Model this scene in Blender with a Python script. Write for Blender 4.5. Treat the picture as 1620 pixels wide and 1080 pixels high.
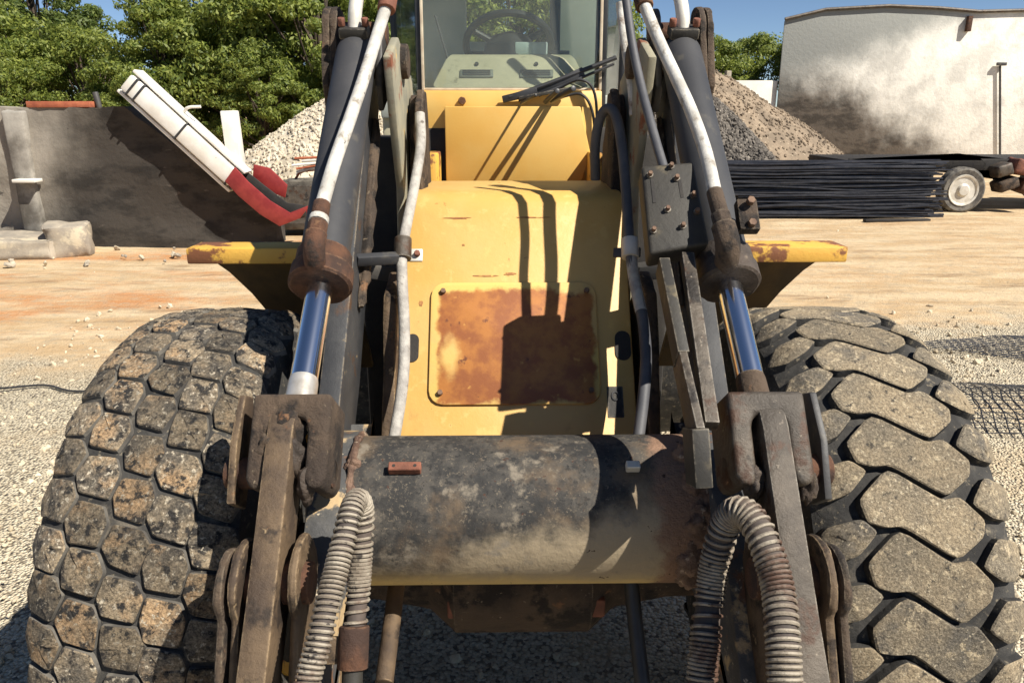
import bpy, bmesh, math, random
from mathutils import Vector, Matrix, noise, Quaternion
R = math.radians
random.seed(7)
for o in list(bpy.data.objects): bpy.data.objects.remove(o)
SC = bpy.context.scene
COL = SC.collection

# ------------------------------------------------------------------ camera, sky, sun, exposure
cam = bpy.data.objects.new('camera', bpy.data.cameras.new('camera')); COL.objects.link(cam)
cam.location = (-0.06, 0, 2.05)
cam.rotation_euler = (R(90 - 17), 0, R(-0.86))
cam.data.sensor_width = 36; cam.data.lens = 26.67
cam.data.clip_start = 0.05; cam.data.clip_end = 3000
SC.camera = cam
SUN_TO = Vector((0.545, -0.375, 0.75)).normalized()
el = math.asin(SUN_TO.z); az = math.atan2(SUN_TO.x, SUN_TO.y)
w = bpy.data.worlds.new('World'); SC.world = w; w.use_nodes = True
wn = w.node_tree
for n in list(wn.nodes): wn.nodes.remove(n)
sky = wn.nodes.new('ShaderNodeTexSky'); sky.sky_type = 'NISHITA'; sky.sun_disc = False
sky.sun_elevation = el; sky.sun_rotation = az; sky.air_density = 0.6; sky.dust_density = 0.0; sky.ozone_density = 3.0
bg = wn.nodes.new('ShaderNodeBackground'); bg.inputs['Strength'].default_value = 0.062
wo = wn.nodes.new('ShaderNodeOutputWorld')
wn.links.new(sky.outputs[0], bg.inputs[0]); wn.links.new(bg.outputs[0], wo.inputs[0])
sd = bpy.data.lights.new('sun', 'SUN'); sd.energy = 5.0; sd.angle = R(0.53); sd.color = (1.0, 0.94, 0.84)
sun = bpy.data.objects.new('sun', sd); COL.objects.link(sun)
sun.rotation_euler = (-SUN_TO).to_track_quat('-Z', 'Y').to_euler(); sun.location = (8, -6, 12)
SC.view_settings.view_transform = 'Standard'; SC.view_settings.look = 'None'
SC.view_settings.exposure = 0.72; SC.view_settings.gamma = 1.0

# ------------------------------------------------------------------ materials
MATS = {}
def mat(name, c1, c2=None, scale=6.0, rough=0.75, metal=0.0, bump=0.25, bscale=60.0, spots=(), rnd=False, stretch=None, fine=0.0, coat=0.0, spec=0.5, edge=None):
    """c1/c2 blended by noise; spots = (colour, scale, lo, hi) blotches laid over; fine = strength of fine speckle"""
    m = bpy.data.materials.new(name); m.use_nodes = True; nt = m.node_tree; N = nt.nodes; L = nt.links
    bs = N['Principled BSDF']; bs.inputs['Roughness'].default_value = rough; bs.inputs['Metallic'].default_value = metal
    bs.inputs['Coat Weight'].default_value = coat; bs.inputs['Specular IOR Level'].default_value = spec
    tc = N.new('ShaderNodeTexCoord'); vec = tc.outputs['Object']
    if stretch:
        mp = N.new('ShaderNodeMapping'); mp.inputs['Scale'].default_value = stretch; L.new(vec, mp.inputs[0]); vec = mp.outputs[0]
    if rnd:
        oi = N.new('ShaderNodeObjectInfo'); ml = N.new('ShaderNodeMath'); ml.operation = 'MULTIPLY'; ml.inputs[1].default_value = 37.0
        L.new(oi.outputs['Random'], ml.inputs[0])
        ad = N.new('ShaderNodeVectorMath'); ad.operation = 'ADD'; L.new(vec, ad.inputs[0]); L.new(ml.outputs[0], ad.inputs[1]); vec = ad.outputs[0]
    def nz(sc, det=6, ro=0.6):
        n = N.new('ShaderNodeTexNoise'); n.inputs['Scale'].default_value = sc; n.inputs['Detail'].default_value = det
        n.inputs['Roughness'].default_value = ro; L.new(vec, n.inputs['Vector']); return n.outputs['Fac']
    def mr(src, lo, hi):
        r = N.new('ShaderNodeMapRange'); r.interpolation_type = 'SMOOTHSTEP'; r.inputs[1].default_value = lo; r.inputs[2].default_value = hi
        L.new(src, r.inputs[0]); return r.outputs[0]
    def mix(a, b, f):
        x = N.new('ShaderNodeMix'); x.data_type = 'RGBA'
        for v, i in ((a, 6), (b, 7)):
            if isinstance(v, tuple): x.inputs[i].default_value = (*v, 1)
            else: L.new(v, x.inputs[i])
        if isinstance(f, float): x.inputs[0].default_value = f
        else: L.new(f, x.inputs[0])
        return x.outputs[2]
    c2 = c2 or tuple(v * 0.7 for v in c1)
    col = mix(c1, c2, mr(nz(scale), 0.35, 0.65))
    rsrc = None
    for i, s in enumerate(spots):
        f = mr(nz(s[1], 8, 0.65), s[2], s[3])
        col = mix(col, s[0], f)
    if edge:      # paint and rust rubbed off along the edges
        bv = N.new('ShaderNodeBevel'); bv.samples = 3; bv.inputs['Radius'].default_value = 0.007; gg = N.new('ShaderNodeNewGeometry')
        dp = N.new('ShaderNodeVectorMath'); dp.operation = 'DOT_PRODUCT'; L.new(bv.outputs[0], dp.inputs[0]); L.new(gg.outputs['Normal'], dp.inputs[1])
        ed = mr(dp.outputs['Value'], 0.985, 0.90); mm = N.new('ShaderNodeMath'); mm.operation = 'MULTIPLY'; L.new(ed, mm.inputs[0]); L.new(mr(nz(38, 5, 0.7), 0.40, 0.58), mm.inputs[1])
        col = mix(col, edge, mm.outputs[0])
    if fine:
        f = mr(nz(bscale * 1.7, 4, 0.8), 0.38, 0.62)
        dk = N.new('ShaderNodeMix'); dk.data_type = 'RGBA'; dk.blend_type = 'MULTIPLY'; dk.inputs[0].default_value = fine
        L.new(col, dk.inputs[6]); L.new(f, dk.inputs[7]); col = dk.outputs[2]
    if rnd:
        tv = N.new('ShaderNodeMapRange'); tv.inputs[3].default_value = 0.55; tv.inputs[4].default_value = 1.2; L.new(oi.outputs['Random'], tv.inputs[0])
        tm = N.new('ShaderNodeMix'); tm.data_type = 'RGBA'; tm.blend_type = 'MULTIPLY'; tm.inputs[0].default_value = 1.0 if rnd == 2 else 0.45; L.new(col, tm.inputs[6]); L.new(tv.outputs[0], tm.inputs[7]); col = tm.outputs[2]
    L.new(col, bs.inputs['Base Color'])
    if bump:
        b = N.new('ShaderNodeBump'); b.inputs['Strength'].default_value = bump; b.inputs['Distance'].default_value = 0.01
        L.new(nz(bscale, 8, 0.7), b.inputs['Height']); L.new(b.outputs[0], bs.inputs['Normal'])
    MATS[name] = m
    return m

RUST = (0.16, 0.060, 0.025); RUSTD = (0.06, 0.028, 0.016); MUD = (0.13, 0.085, 0.05)
YEL = (0.61, 0.36, 0.095); YEL2 = (0.63, 0.405, 0.14)
mat('yellow', YEL, YEL2, 2.2, 0.5, 0, 0.30, 7, [((0.66, 0.43, 0.14), 24, 0.54, 0.66), ((0.40, 0.19, 0.055), 11, 0.66, 0.71), ((0.24, 0.10, 0.03), 48, 0.69, 0.73), ((0.48, 0.28, 0.09), 5, 0.62, 0.76), ((0.30, 0.15, 0.05), 90, 0.70, 0.74)])
mat('yellow_deep', (0.66, 0.375, 0.08), (0.68, 0.43, 0.12), 3, 0.5, 0, 0.06, 90, [((0.35, 0.16, 0.04), 26, 0.72, 0.78)])
mat('yellow_rusty', (0.72, 0.43, 0.07), (0.66, 0.36, 0.06), 5, 0.6, 0, 0.2, 60, [((0.20, 0.075, 0.03), 7, 0.52, 0.58), ((0.05, 0.03, 0.02), 22, 0.66, 0.72)])
mat('rust', (0.105, 0.045, 0.022), (0.04, 0.020, 0.013), 14, 0.85, 0.0, 0.6, 70, [((0.20, 0.105, 0.05), 22, 0.60, 0.70), ((0.018, 0.013, 0.010), 9, 0.58, 0.68)], edge=(0.24, 0.13, 0.07))
mat('rust_flaky', (0.22, 0.135, 0.09), (0.09, 0.05, 0.034), 30, 0.55, 0, 1.0, 60, [((0.42, 0.32, 0.23), 40, 0.60, 0.66)])
mat('rust_chip', (0.36, 0.17, 0.055), (0.24, 0.095, 0.03), 30, 0.8, 0, 0.3, 80, [((0.58, 0.36, 0.10), 40, 0.56, 0.64)])
mat('rust_red', (0.23, 0.085, 0.05), (0.13, 0.05, 0.03), 18, 0.8, 0, 0.35, 80, [((0.40, 0.33, 0.24), 30, 0.68, 0.75)])
mat('mud_steel', (0.090, 0.060, 0.038), (0.040, 0.027, 0.019), 7, 0.85, 0, 0.9, 55, [((0.017, 0.012, 0.009), 9, 0.50, 0.60), ((0.19, 0.095, 0.045), 15, 0.61, 0.70), ((0.22, 0.17, 0.11), 48, 0.62, 0.70)], edge=(0.24, 0.19, 0.13))
mat('worn_steel', (0.105, 0.085, 0.064), (0.050, 0.040, 0.030), 8, 0.55, 0.2, 0.4, 70, [((0.060, 0.030, 0.016), 11, 0.54, 0.63), ((0.018, 0.014, 0.011), 7, 0.56, 0.66), ((0.24, 0.20, 0.15), 40, 0.63, 0.70)], edge=(0.36, 0.32, 0.26))
mat('tan_steel', (0.130, 0.086, 0.048), (0.060, 0.039, 0.025), 8, 0.72, 0.1, 0.55, 60, [((0.026, 0.017, 0.011), 10, 0.50, 0.61), ((0.20, 0.085, 0.035), 9, 0.62, 0.70), ((0.34, 0.24, 0.13), 20, 0.63, 0.70)], edge=(0.42, 0.30, 0.17))
mat('grey_paint', (0.036, 0.037, 0.041), (0.050, 0.050, 0.053), 5, 0.6, 0, 0.08, 90, [((0.075, 0.070, 0.062), 14, 0.56, 0.70), ((0.14, 0.14, 0.14), 60, 0.70, 0.76)], spec=0.3)
mat('arm_paint', (0.032, 0.033, 0.036), (0.055, 0.055, 0.056), 7, 0.6, 0, 0.25, 60, [((0.22, 0.165, 0.09), 14, 0.63, 0.69), ((0.075, 0.040, 0.022), 9, 0.58, 0.70)], spec=0.3, edge=(0.30, 0.24, 0.16))
mat('tower_paint', (0.22, 0.21, 0.16), (0.32, 0.29, 0.20), 8, 0.7, 0, 0.2, 60, [((0.20, 0.07, 0.035), 7, 0.56, 0.64), ((0.55, 0.34, 0.09), 9, 0.64, 0.70)])
mat('arm_muddy', (0.055, 0.055, 0.056), (0.10, 0.095, 0.085), 9, 0.7, 0, 0.5, 40, [((0.42, 0.30, 0.16), 9, 0.50, 0.57), ((0.16, 0.075, 0.035), 12, 0.56, 0.64), ((0.50, 0.42, 0.30), 45, 0.62, 0.68)])
mat('black_steel', (0.045, 0.043, 0.042), (0.075, 0.068, 0.06), 6, 0.55, 0, 0.15, 70, [((0.13, 0.11, 0.08), 9, 0.58, 0.72)])
mat('cover_steel', (0.042, 0.038, 0.031), (0.028, 0.026, 0.023), 5, 0.6, 0.0, 0.2, 70, [((0.15, 0.12, 0.07), 7, 0.58, 0.72), ((0.02, 0.018, 0.016), 30, 0.64, 0.72)], spec=0.35, edge=(0.26, 0.22, 0.16))
mat('dark', (0.016, 0.014, 0.013), (0.028, 0.024, 0.02), 8, 0.8, 0, 0.3, 50)
mat('greasy', (0.035, 0.026, 0.02), (0.07, 0.05, 0.036), 12, 0.6, 0, 0.9, 40, [((0.17, 0.13, 0.09), 22, 0.60, 0.72)])
mat('shaded_paint', (0.11, 0.066, 0.020), (0.060, 0.038, 0.015), 6, 0.8, 0, 0.2, 40)  # darkened yellow: shade under the fenders put into the colour
mat('hose_white', (0.58, 0.56, 0.51), (0.40, 0.38, 0.34), 14, 0.7, 0, 0.35, 120, [((0.24, 0.205, 0.16), 22, 0.54, 0.68), ((0.05, 0.045, 0.04), 21, 0.66, 0.69), ((0.16, 0.10, 0.06), 6, 0.62, 0.72)])
mat('hose_worn', (0.44, 0.415, 0.37), (0.28, 0.26, 0.235), 24, 0.75, 0, 0.4, 120, [((0.14, 0.12, 0.10), 30, 0.60, 0.70), ((0.20, 0.13, 0.08), 7, 0.62, 0.72)])
mat('hose_black', (0.055, 0.056, 0.064), (0.085, 0.085, 0.09), 8, 0.6, 0, 0.1, 100, [((0.22, 0.20, 0.18), 20, 0.68, 0.76)])
mat('spring', (0.36, 0.315, 0.245), (0.22, 0.18, 0.135), 12, 0.6, 0.2, 0.4, 90, [((0.11, 0.062, 0.042), 4.5, 0.46, 0.56), ((0.05, 0.042, 0.035), 40, 0.58, 0.66)])
mat('spring_core', (0.05, 0.04, 0.035), (0.10, 0.075, 0.06), 9, 0.8, 0, 0.2, 60)
mat('rubber', (0.060, 0.055, 0.050), (0.17, 0.155, 0.13), 9, 0.9, 0, 0.4, 60, [((0.26, 0.22, 0.16), 14, 0.62, 0.76)])
mat('rubber_dark', (0.026, 0.025, 0.024), (0.058, 0.055, 0.050), 9, 0.88, 0, 0.5, 60, [((0.15, 0.13, 0.10), 11, 0.54, 0.72), ((0.22, 0.185, 0.13), 50, 0.58, 0.68)], spec=0.3)
mat('tread_a', (0.14, 0.12, 0.094), (0.40, 0.31, 0.20), 11, 0.95, 0, 1.0, 80, [((0.50, 0.33, 0.18), 5, 0.50, 0.64), ((0.035, 0.031, 0.028), 36, 0.50, 0.61), ((0.60, 0.52, 0.39), 85, 0.56, 0.64), ((0.05, 0.044, 0.038), 9, 0.60, 0.72)], rnd=2, fine=0.6)
mat('tread_b', (0.44, 0.345, 0.22), (0.27, 0.225, 0.16), 6, 0.95, 0, 1.0, 100, [((0.17, 0.15, 0.122), 5, 0.52, 0.66), ((0.58, 0.47, 0.31), 34, 0.55, 0.62), ((0.10, 0.085, 0.066), 48, 0.58, 0.66), ((0.64, 0.55, 0.39), 120, 0.59, 0.65)], rnd=True, fine=0.5)
mat('pale_metal', (0.66, 0.63, 0.56), (0.52, 0.48, 0.40), 9, 0.5, 0.2, 0.1, 80, [((0.25, 0.15, 0.08), 20, 0.66, 0.74)])
mat('bolt', (0.13, 0.075, 0.05), (0.22, 0.14, 0.09), 40, 0.7, 0.4, 0.2, 90, rnd=True)
mat('plastic_olive', (0.40, 0.37, 0.25), (0.47, 0.43, 0.30), 7, 0.7, 0, 0.1, 80, [((0.20, 0.18, 0.11), 10, 0.60, 0.72)])
mat('vent_grey', (0.16, 0.17, 0.14), (0.11, 0.12, 0.10), 20, 0.6)
mat('black_plastic', (0.022, 0.023, 0.025), (0.04, 0.04, 0.042), 9, 0.45, 0, 0.05)
mat('blue_box', (0.36, 0.46, 0.44), (0.42, 0.52, 0.50), 8, 0.6)
mat('cab_grey', (0.34, 0.36, 0.31), (0.40, 0.42, 0.37), 3, 0.7, 0, 0.05)
mat('trim_cream', (0.66, 0.57, 0.42), (0.52, 0.42, 0.30), 14, 0.6, 0, 0.1)
mat('chrome_weld', (0.62, 0.59, 0.54), (0.45, 0.40, 0.33), 20, 0.4, 0.6, 0.1, 80, [((0.22, 0.16, 0.10), 25, 0.62, 0.72)])
ch = bpy.data.materials.new('chrome'); ch.use_nodes = True
cb = ch.node_tree.nodes['Principled BSDF']; cb.inputs['Base Color'].default_value = (0.86, 0.88, 0.92, 1); cb.inputs['Metallic'].default_value = 1; cb.inputs['Roughness'].default_value = 0.16
MATS['chrome'] = ch

def tube_mat():     # cross tube: charcoal paint, worn to tan and primer yellow toward its underside
    m = bpy.data.materials.new('tube_paint'); m.use_nodes = True; nt = m.node_tree; N = nt.nodes; L = nt.links; bs = N['Principled BSDF']
    tc = N.new('ShaderNodeTexCoord'); sp = N.new('ShaderNodeSeparateXYZ'); L.new(tc.outputs['Object'], sp.inputs[0])
    def nz(sc, d=7, r=0.65):
        n = N.new('ShaderNodeTexNoise'); n.inputs['Scale'].default_value = sc; n.inputs['Detail'].default_value = d; n.inputs['Roughness'].default_value = r
        L.new(tc.outputs['Object'], n.inputs['Vector']); return n.outputs['Fac']
    def mth(op, a, b):
        x = N.new('ShaderNodeMath'); x.operation = op
        for i, v in ((0, a), (1, b)):
            if isinstance(v, (int, float)): x.inputs[i].default_value = v
            else: L.new(v, x.inputs[i])
        return x.outputs[0]
    def mr(s, lo, hi):
        r = N.new('ShaderNodeMapRange'); r.interpolation_type = 'SMOOTHSTEP'; r.inputs[1].default_value = lo; r.inputs[2].default_value = hi
        L.new(s, r.inputs[0]); return r.outputs[0]
    def mix(a, b, f):
        x = N.new('ShaderNodeMix'); x.data_type = 'RGBA'
        for v, i in ((a, 6), (b, 7)):
            if isinstance(v, tuple): x.inputs[i].default_value = (*v, 1)
            else: L.new(v, x.inputs[i])
        L.new(f, x.inputs[0]); return x.outputs[2]
    col = mix((0.030, 0.029, 0.028), (0.066, 0.060, 0.052), mr(nz(16), 0.42, 0.62))
    col = mix(col, (0.15, 0.125, 0.092), mr(nz(110, 4, 0.8), 0.55, 0.62)); col = mix(col, (0.025, 0.024, 0.023), mr(nz(55, 5, 0.75), 0.55, 0.61))
    col = mix(col, (0.13, 0.092, 0.058), mr(nz(5), 0.48, 0.66))
    # scuffed patch: middle of the tube, spreading down
    f = mth('ADD', mth('MULTIPLY', sp.outputs[0], 0.9), mth('MULTIPLY', nz(6), 0.9))
    f = mth('SUBTRACT', f, mth('MULTIPLY', mth('SUBTRACT', sp.outputs[2], 1.112), 2.9))
    col = mix(col, (0.33, 0.265, 0.175), mr(f, 0.30, 0.62))
    col = mix(col, (0.20, 0.17, 0.13), mr(nz(11), 0.56, 0.68))
    g = mth('ADD', sp.outputs[2], mth('MULTIPLY', nz(9), -0.07))
    g = mth('ADD', g, mth('MULTIPLY', sp.outputs[0], 0.03))
    col = mix((0.56, 0.41, 0.17), col, mr(g, 0.925, 0.985))
    # caked rust at one end
    e = mth('ADD', sp.outputs[0], mth('MULTIPLY', nz(10), 0.14))
    col = mix(col, (0.24, 0.145, 0.095), mr(e, 0.355, 0.39))
    col = mix(col, (0.06, 0.03, 0.02), mr(nz(45, 3), 0.68, 0.72))
    L.new(col, bs.inputs['Base Color']); bs.inputs['Roughness'].default_value = 0.78; bs.inputs['Specular IOR Level'].default_value = 0.3
    b = N.new('ShaderNodeBump'); b.inputs['Distance'].default_value = 0.01
    L.new(mth('ADD', mth('MULTIPLY', mr(e, 0.345, 0.41), 0.9), 0.30), b.inputs['Strength'])
    L.new(nz(48), b.inputs['Height']); L.new(b.outputs[0], bs.inputs['Normal'])
    MATS['tube_paint'] = m
tube_mat()

def glass_mat(name, dust, dcol, tint):
    m = bpy.data.materials.new(name); m.use_nodes = True; nt = m.node_tree; N = nt.nodes; L = nt.links
    N.remove(N['Principled BSDF']); out = N['Material Output']
    tr = N.new('ShaderNodeBsdfTransparent'); tr.inputs[0].default_value = (*tint, 1)
    gl = N.new('ShaderNodeBsdfGlossy'); gl.inputs['Roughness'].default_value = 0.03
    lw = N.new('ShaderNodeLayerWeight'); lw.inputs[0].default_value = 0.5; pw_ = N.new('ShaderNodeMath'); pw_.operation = 'POWER'; pw_.inputs[1].default_value = 4.0; L.new(lw.outputs['Facing'], pw_.inputs[0]); fr = N.new('ShaderNodeMath'); fr.operation = 'MULTIPLY_ADD'; fr.inputs[1].default_value = 0.55; fr.inputs[2].default_value = 0.035; L.new(pw_.outputs[0], fr.inputs[0])
    df = N.new('ShaderNodeBsdfDiffuse'); df.inputs[0].default_value = (*dcol, 1)
    m1 = N.new('ShaderNodeMixShader'); m2 = N.new('ShaderNodeMixShader')
    L.new(fr.outputs[0], m1.inputs[0]); L.new(tr.outputs[0], m1.inputs[1]); L.new(gl.outputs[0], m1.inputs[2])
    tc = N.new('ShaderNodeTexCoord'); nz = N.new('ShaderNodeTexNoise'); nz.inputs['Scale'].default_value = 5; nz.inputs['Detail'].default_value = 8
    L.new(tc.outputs['Object'], nz.inputs['Vector'])
    mrr = N.new('ShaderNodeMapRange'); mrr.inputs[1].default_value = 0.3; mrr.inputs[2].default_value = 0.75; mrr.inputs[3].default_value = dust * 0.6; mrr.inputs[4].default_value = dust * 1.5
    L.new(nz.outputs['Fac'], mrr.inputs[0]); L.new(mrr.outputs[0], m2.inputs[0])
    L.new(m1.outputs[0], m2.inputs[1]); L.new(df.outputs[0], m2.inputs[2]); L.new(m2.outputs[0], out.inputs[0])
    MATS[name] = m
glass_mat('windscreen', 0.08, (0.50, 0.51, 0.44), (0.90, 0.93, 0.90))
glass_mat('side_glass', 0.03, (0.35, 0.37, 0.34), (0.72, 0.76, 0.75))

# ------------------------------------------------------------------ mesh helpers
class MB:
    def __init__(s): s.v = []; s.f = []
    def add(s, vs, fs):
        b = len(s.v); s.v += [Vector(v) for v in vs]; s.f += [tuple(i + b for i in f) for f in fs]; return s
    def box(s, c, d, rot=None):
        hx, hy, hz = (k / 2 for k in d); vs = [Vector((x, y, z)) for z in (-hz, hz) for y in (-hy, hy) for x in (-hx, hx)]
        if rot is not None: vs = [rot @ v for v in vs]
        c = Vector(c)
        return s.add([v + c for v in vs], [(0, 2, 3, 1), (4, 5, 7, 6), (0, 1, 5, 4), (2, 6, 7, 3), (0, 4, 6, 2), (1, 3, 7, 5)])
    def beam(s, a, b, wd, th, up=(0, 0, 1)):
        """rectangular bar from a to b: wd across, th along up"""
        a = Vector(a); b = Vector(b); d = (b - a).normalized(); sd_ = d.cross(Vector(up)).normalized(); u = sd_.cross(d)
        vs = []
        for p in (a, b):
            for i, j in ((-1, -1), (1, -1), (1, 1), (-1, 1)): vs.append(p + sd_ * wd / 2 * i + u * th / 2 * j)
        return s.add(vs, [(3, 2, 1, 0), (4, 5, 6, 7), (0, 1, 5, 4), (1, 2, 6, 5), (2, 3, 7, 6), (3, 0, 4, 7)])
    def prism(s, poly, x0, x1):
        """(y,z) polygon extruded along x"""
        n = len(poly); vs = [(x0, y, z) for y, z in poly] + [(x1, y, z) for y, z in poly]
        return s.add(vs, [tuple(range(n)), tuple(range(2 * n - 1, n - 1, -1))] + [((i + 1) % n, i, i + n, (i + 1) % n + n) for i in range(n)])
    def slab(s, pts, nrm, th):
        """planar polygon given in 3-D, thickened along nrm"""
        n = len(pts); k = Vector(nrm) * th; vs = [Vector(p) for p in pts] + [Vector(p) + k for p in pts]
        return s.add(vs, [tuple(range(n - 1, -1, -1)), tuple(range(n, 2 * n))] + [(i, (i + 1) % n, (i + 1) % n + n, i + n) for i in range(n)])
    def tube(s, path, r, seg=14, caps=True):
        P = [Vector(p) for p in path]; n = len(P); rs = r if isinstance(r, (list, tuple)) else [r] * n
        T = [(P[min(i + 1, n - 1)] - P[max(i - 1, 0)]).normalized() for i in range(n)]
        u = T[0].orthogonal().normalized(); vs = []; fs = []
        for i in range(n):
            u = (u - T[i] * u.dot(T[i])).normalized(); w_ = T[i].cross(u)
            for k in range(seg):
                a = 2 * math.pi * k / seg; vs.append(P[i] + (u * math.cos(a) + w_ * math.sin(a)) * rs[i])
        for i in range(n - 1):
            for k in range(seg):
                k2 = (k + 1) % seg; fs.append((i * seg + k, i * seg + k2, (i + 1) * seg + k2, (i + 1) * seg + k))
        if caps: fs += [tuple(range(seg - 1, -1, -1)), tuple(range((n - 1) * seg, n * seg))]
        return s.add(vs, fs)
    def cyl(s, a, b, r, seg=20, r2=None): return s.tube([a, b], [r, r if r2 is None else r2], seg)
    def lathe(s, prof, o, ax, seg=24):
        """prof = (distance along ax, radius)"""
        o = Vector(o); ax = Vector(ax).normalized(); return s.tube([o + ax * p[0] for p in prof], [max(p[1], 1e-4) for p in prof], seg) if False else s._lathe(prof, o, ax, seg)
    def _lathe(s, prof, o, ax, seg):
        u = ax.orthogonal().normalized(); w_ = ax.cross(u); vs = []; fs = []; n = len(prof)
        for t, r in prof:
            for k in range(seg):
                a = 2 * math.pi * k / seg; vs.append(o + ax * t + (u * math.cos(a) + w_ * math.sin(a)) * r)
        for i in range(n - 1):
            for k in range(seg):
                k2 = (k + 1) % seg; fs.append((i * seg + k, i * seg + k2, (i + 1) * seg + k2, (i + 1) * seg + k))
        fs += [tuple(range(seg - 1, -1, -1)), tuple(range((n - 1) * seg, n * seg))]
        return s.add(vs, fs)
    def build(s, name, m, parent=None, bevel=0.0, bseg=2, sub=0, disp=0.0, dscale=14.0, ang=35, recalc=True):
        bm = bmesh.new(); V = [bm.verts.new(v) for v in s.v]
        for f in s.f:
            try: bm.faces.new([V[i] for i in f])
            except ValueError: pass
        bm.normal_update()
        if recalc: bmesh.ops.recalc_face_normals(bm, faces=bm.faces[:])
        if bevel:
            es = [e for e in bm.edges if len(e.link_faces) == 2 and e.calc_face_angle(0) > R(28)]
            bmesh.ops.bevel(bm, geom=es, offset=bevel, segments=bseg, affect='EDGES', clamp_overlap=True, profile=0.5)
        if sub:
            bmesh.ops.triangulate(bm, faces=[f for f in bm.faces if len(f.verts) > 4])
            bmesh.ops.subdivide_edges(bm, edges=bm.edges[:], cuts=sub, use_grid_fill=True)
        if disp:
            bm.normal_update()
            for v in bm.verts:
                q = v.co * dscale
                v.co += v.normal * disp * (noise.noise(q) + 0.6 * noise.noise(q * 2.7) + 0.3 * noise.noise(q * 6.1))
        me = bpy.data.meshes.new(name); bm.to_mesh(me); bm.free()
        me.materials.append(MATS[m] if isinstance(m, str) else m)
        me.polygons.foreach_set('use_smooth', [True] * len(me.polygons)); me.set_sharp_from_angle(angle=R(ang if disp < 0.008 else 75))
        return link(name, me, parent)
def link(name, me, parent=None):
    o = bpy.data.objects.new(name, me); COL.objects.link(o)
    if parent is not None:
        o.parent = parent
        if parent.type == 'EMPTY': o.matrix_parent_inverse = Matrix.Translation(-parent.location)
    return o
def tag(o, label=None, cat=None, group=None, kind=None):
    for k, v in (('label', label), ('category', cat), ('group', group), ('kind', kind)):
        if v: o[k] = v
    return o
def empty(name, loc, label, cat, group=None):
    o = bpy.data.objects.new(name, None); COL.objects.link(o); o.location = loc; o.empty_display_size = 0.2
    return tag(o, label, cat, group)
def smooth(pts, k=6):
    """Catmull-Rom through pts"""
    P = [Vector(p) for p in pts]; P = [P[0] * 2 - P[1]] + P + [P[-1] * 2 - P[-2]]; out = []
    for i in range(1, len(P) - 2):
        for j in range(k):
            t = j / k; a, b, c, d = P[i - 1:i + 3]
            out.append(0.5 * (2 * b + (c - a) * t + (2 * a - 5 * b + 4 * c - d) * t * t + (3 * b - a - 3 * c + d) * t ** 3))
    return out + [P[-2]]
def mesh_obj(name, vs, fs, m, parent=None, sm=False):
    me = bpy.data.meshes.new(name); me.from_pydata(vs, [], fs); me.materials.append(MATS[m] if isinstance(m, str) else m)
    if sm: me.polygons.foreach_set('use_smooth', [True] * len(me.polygons))
    return link(name, me, parent)
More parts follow.
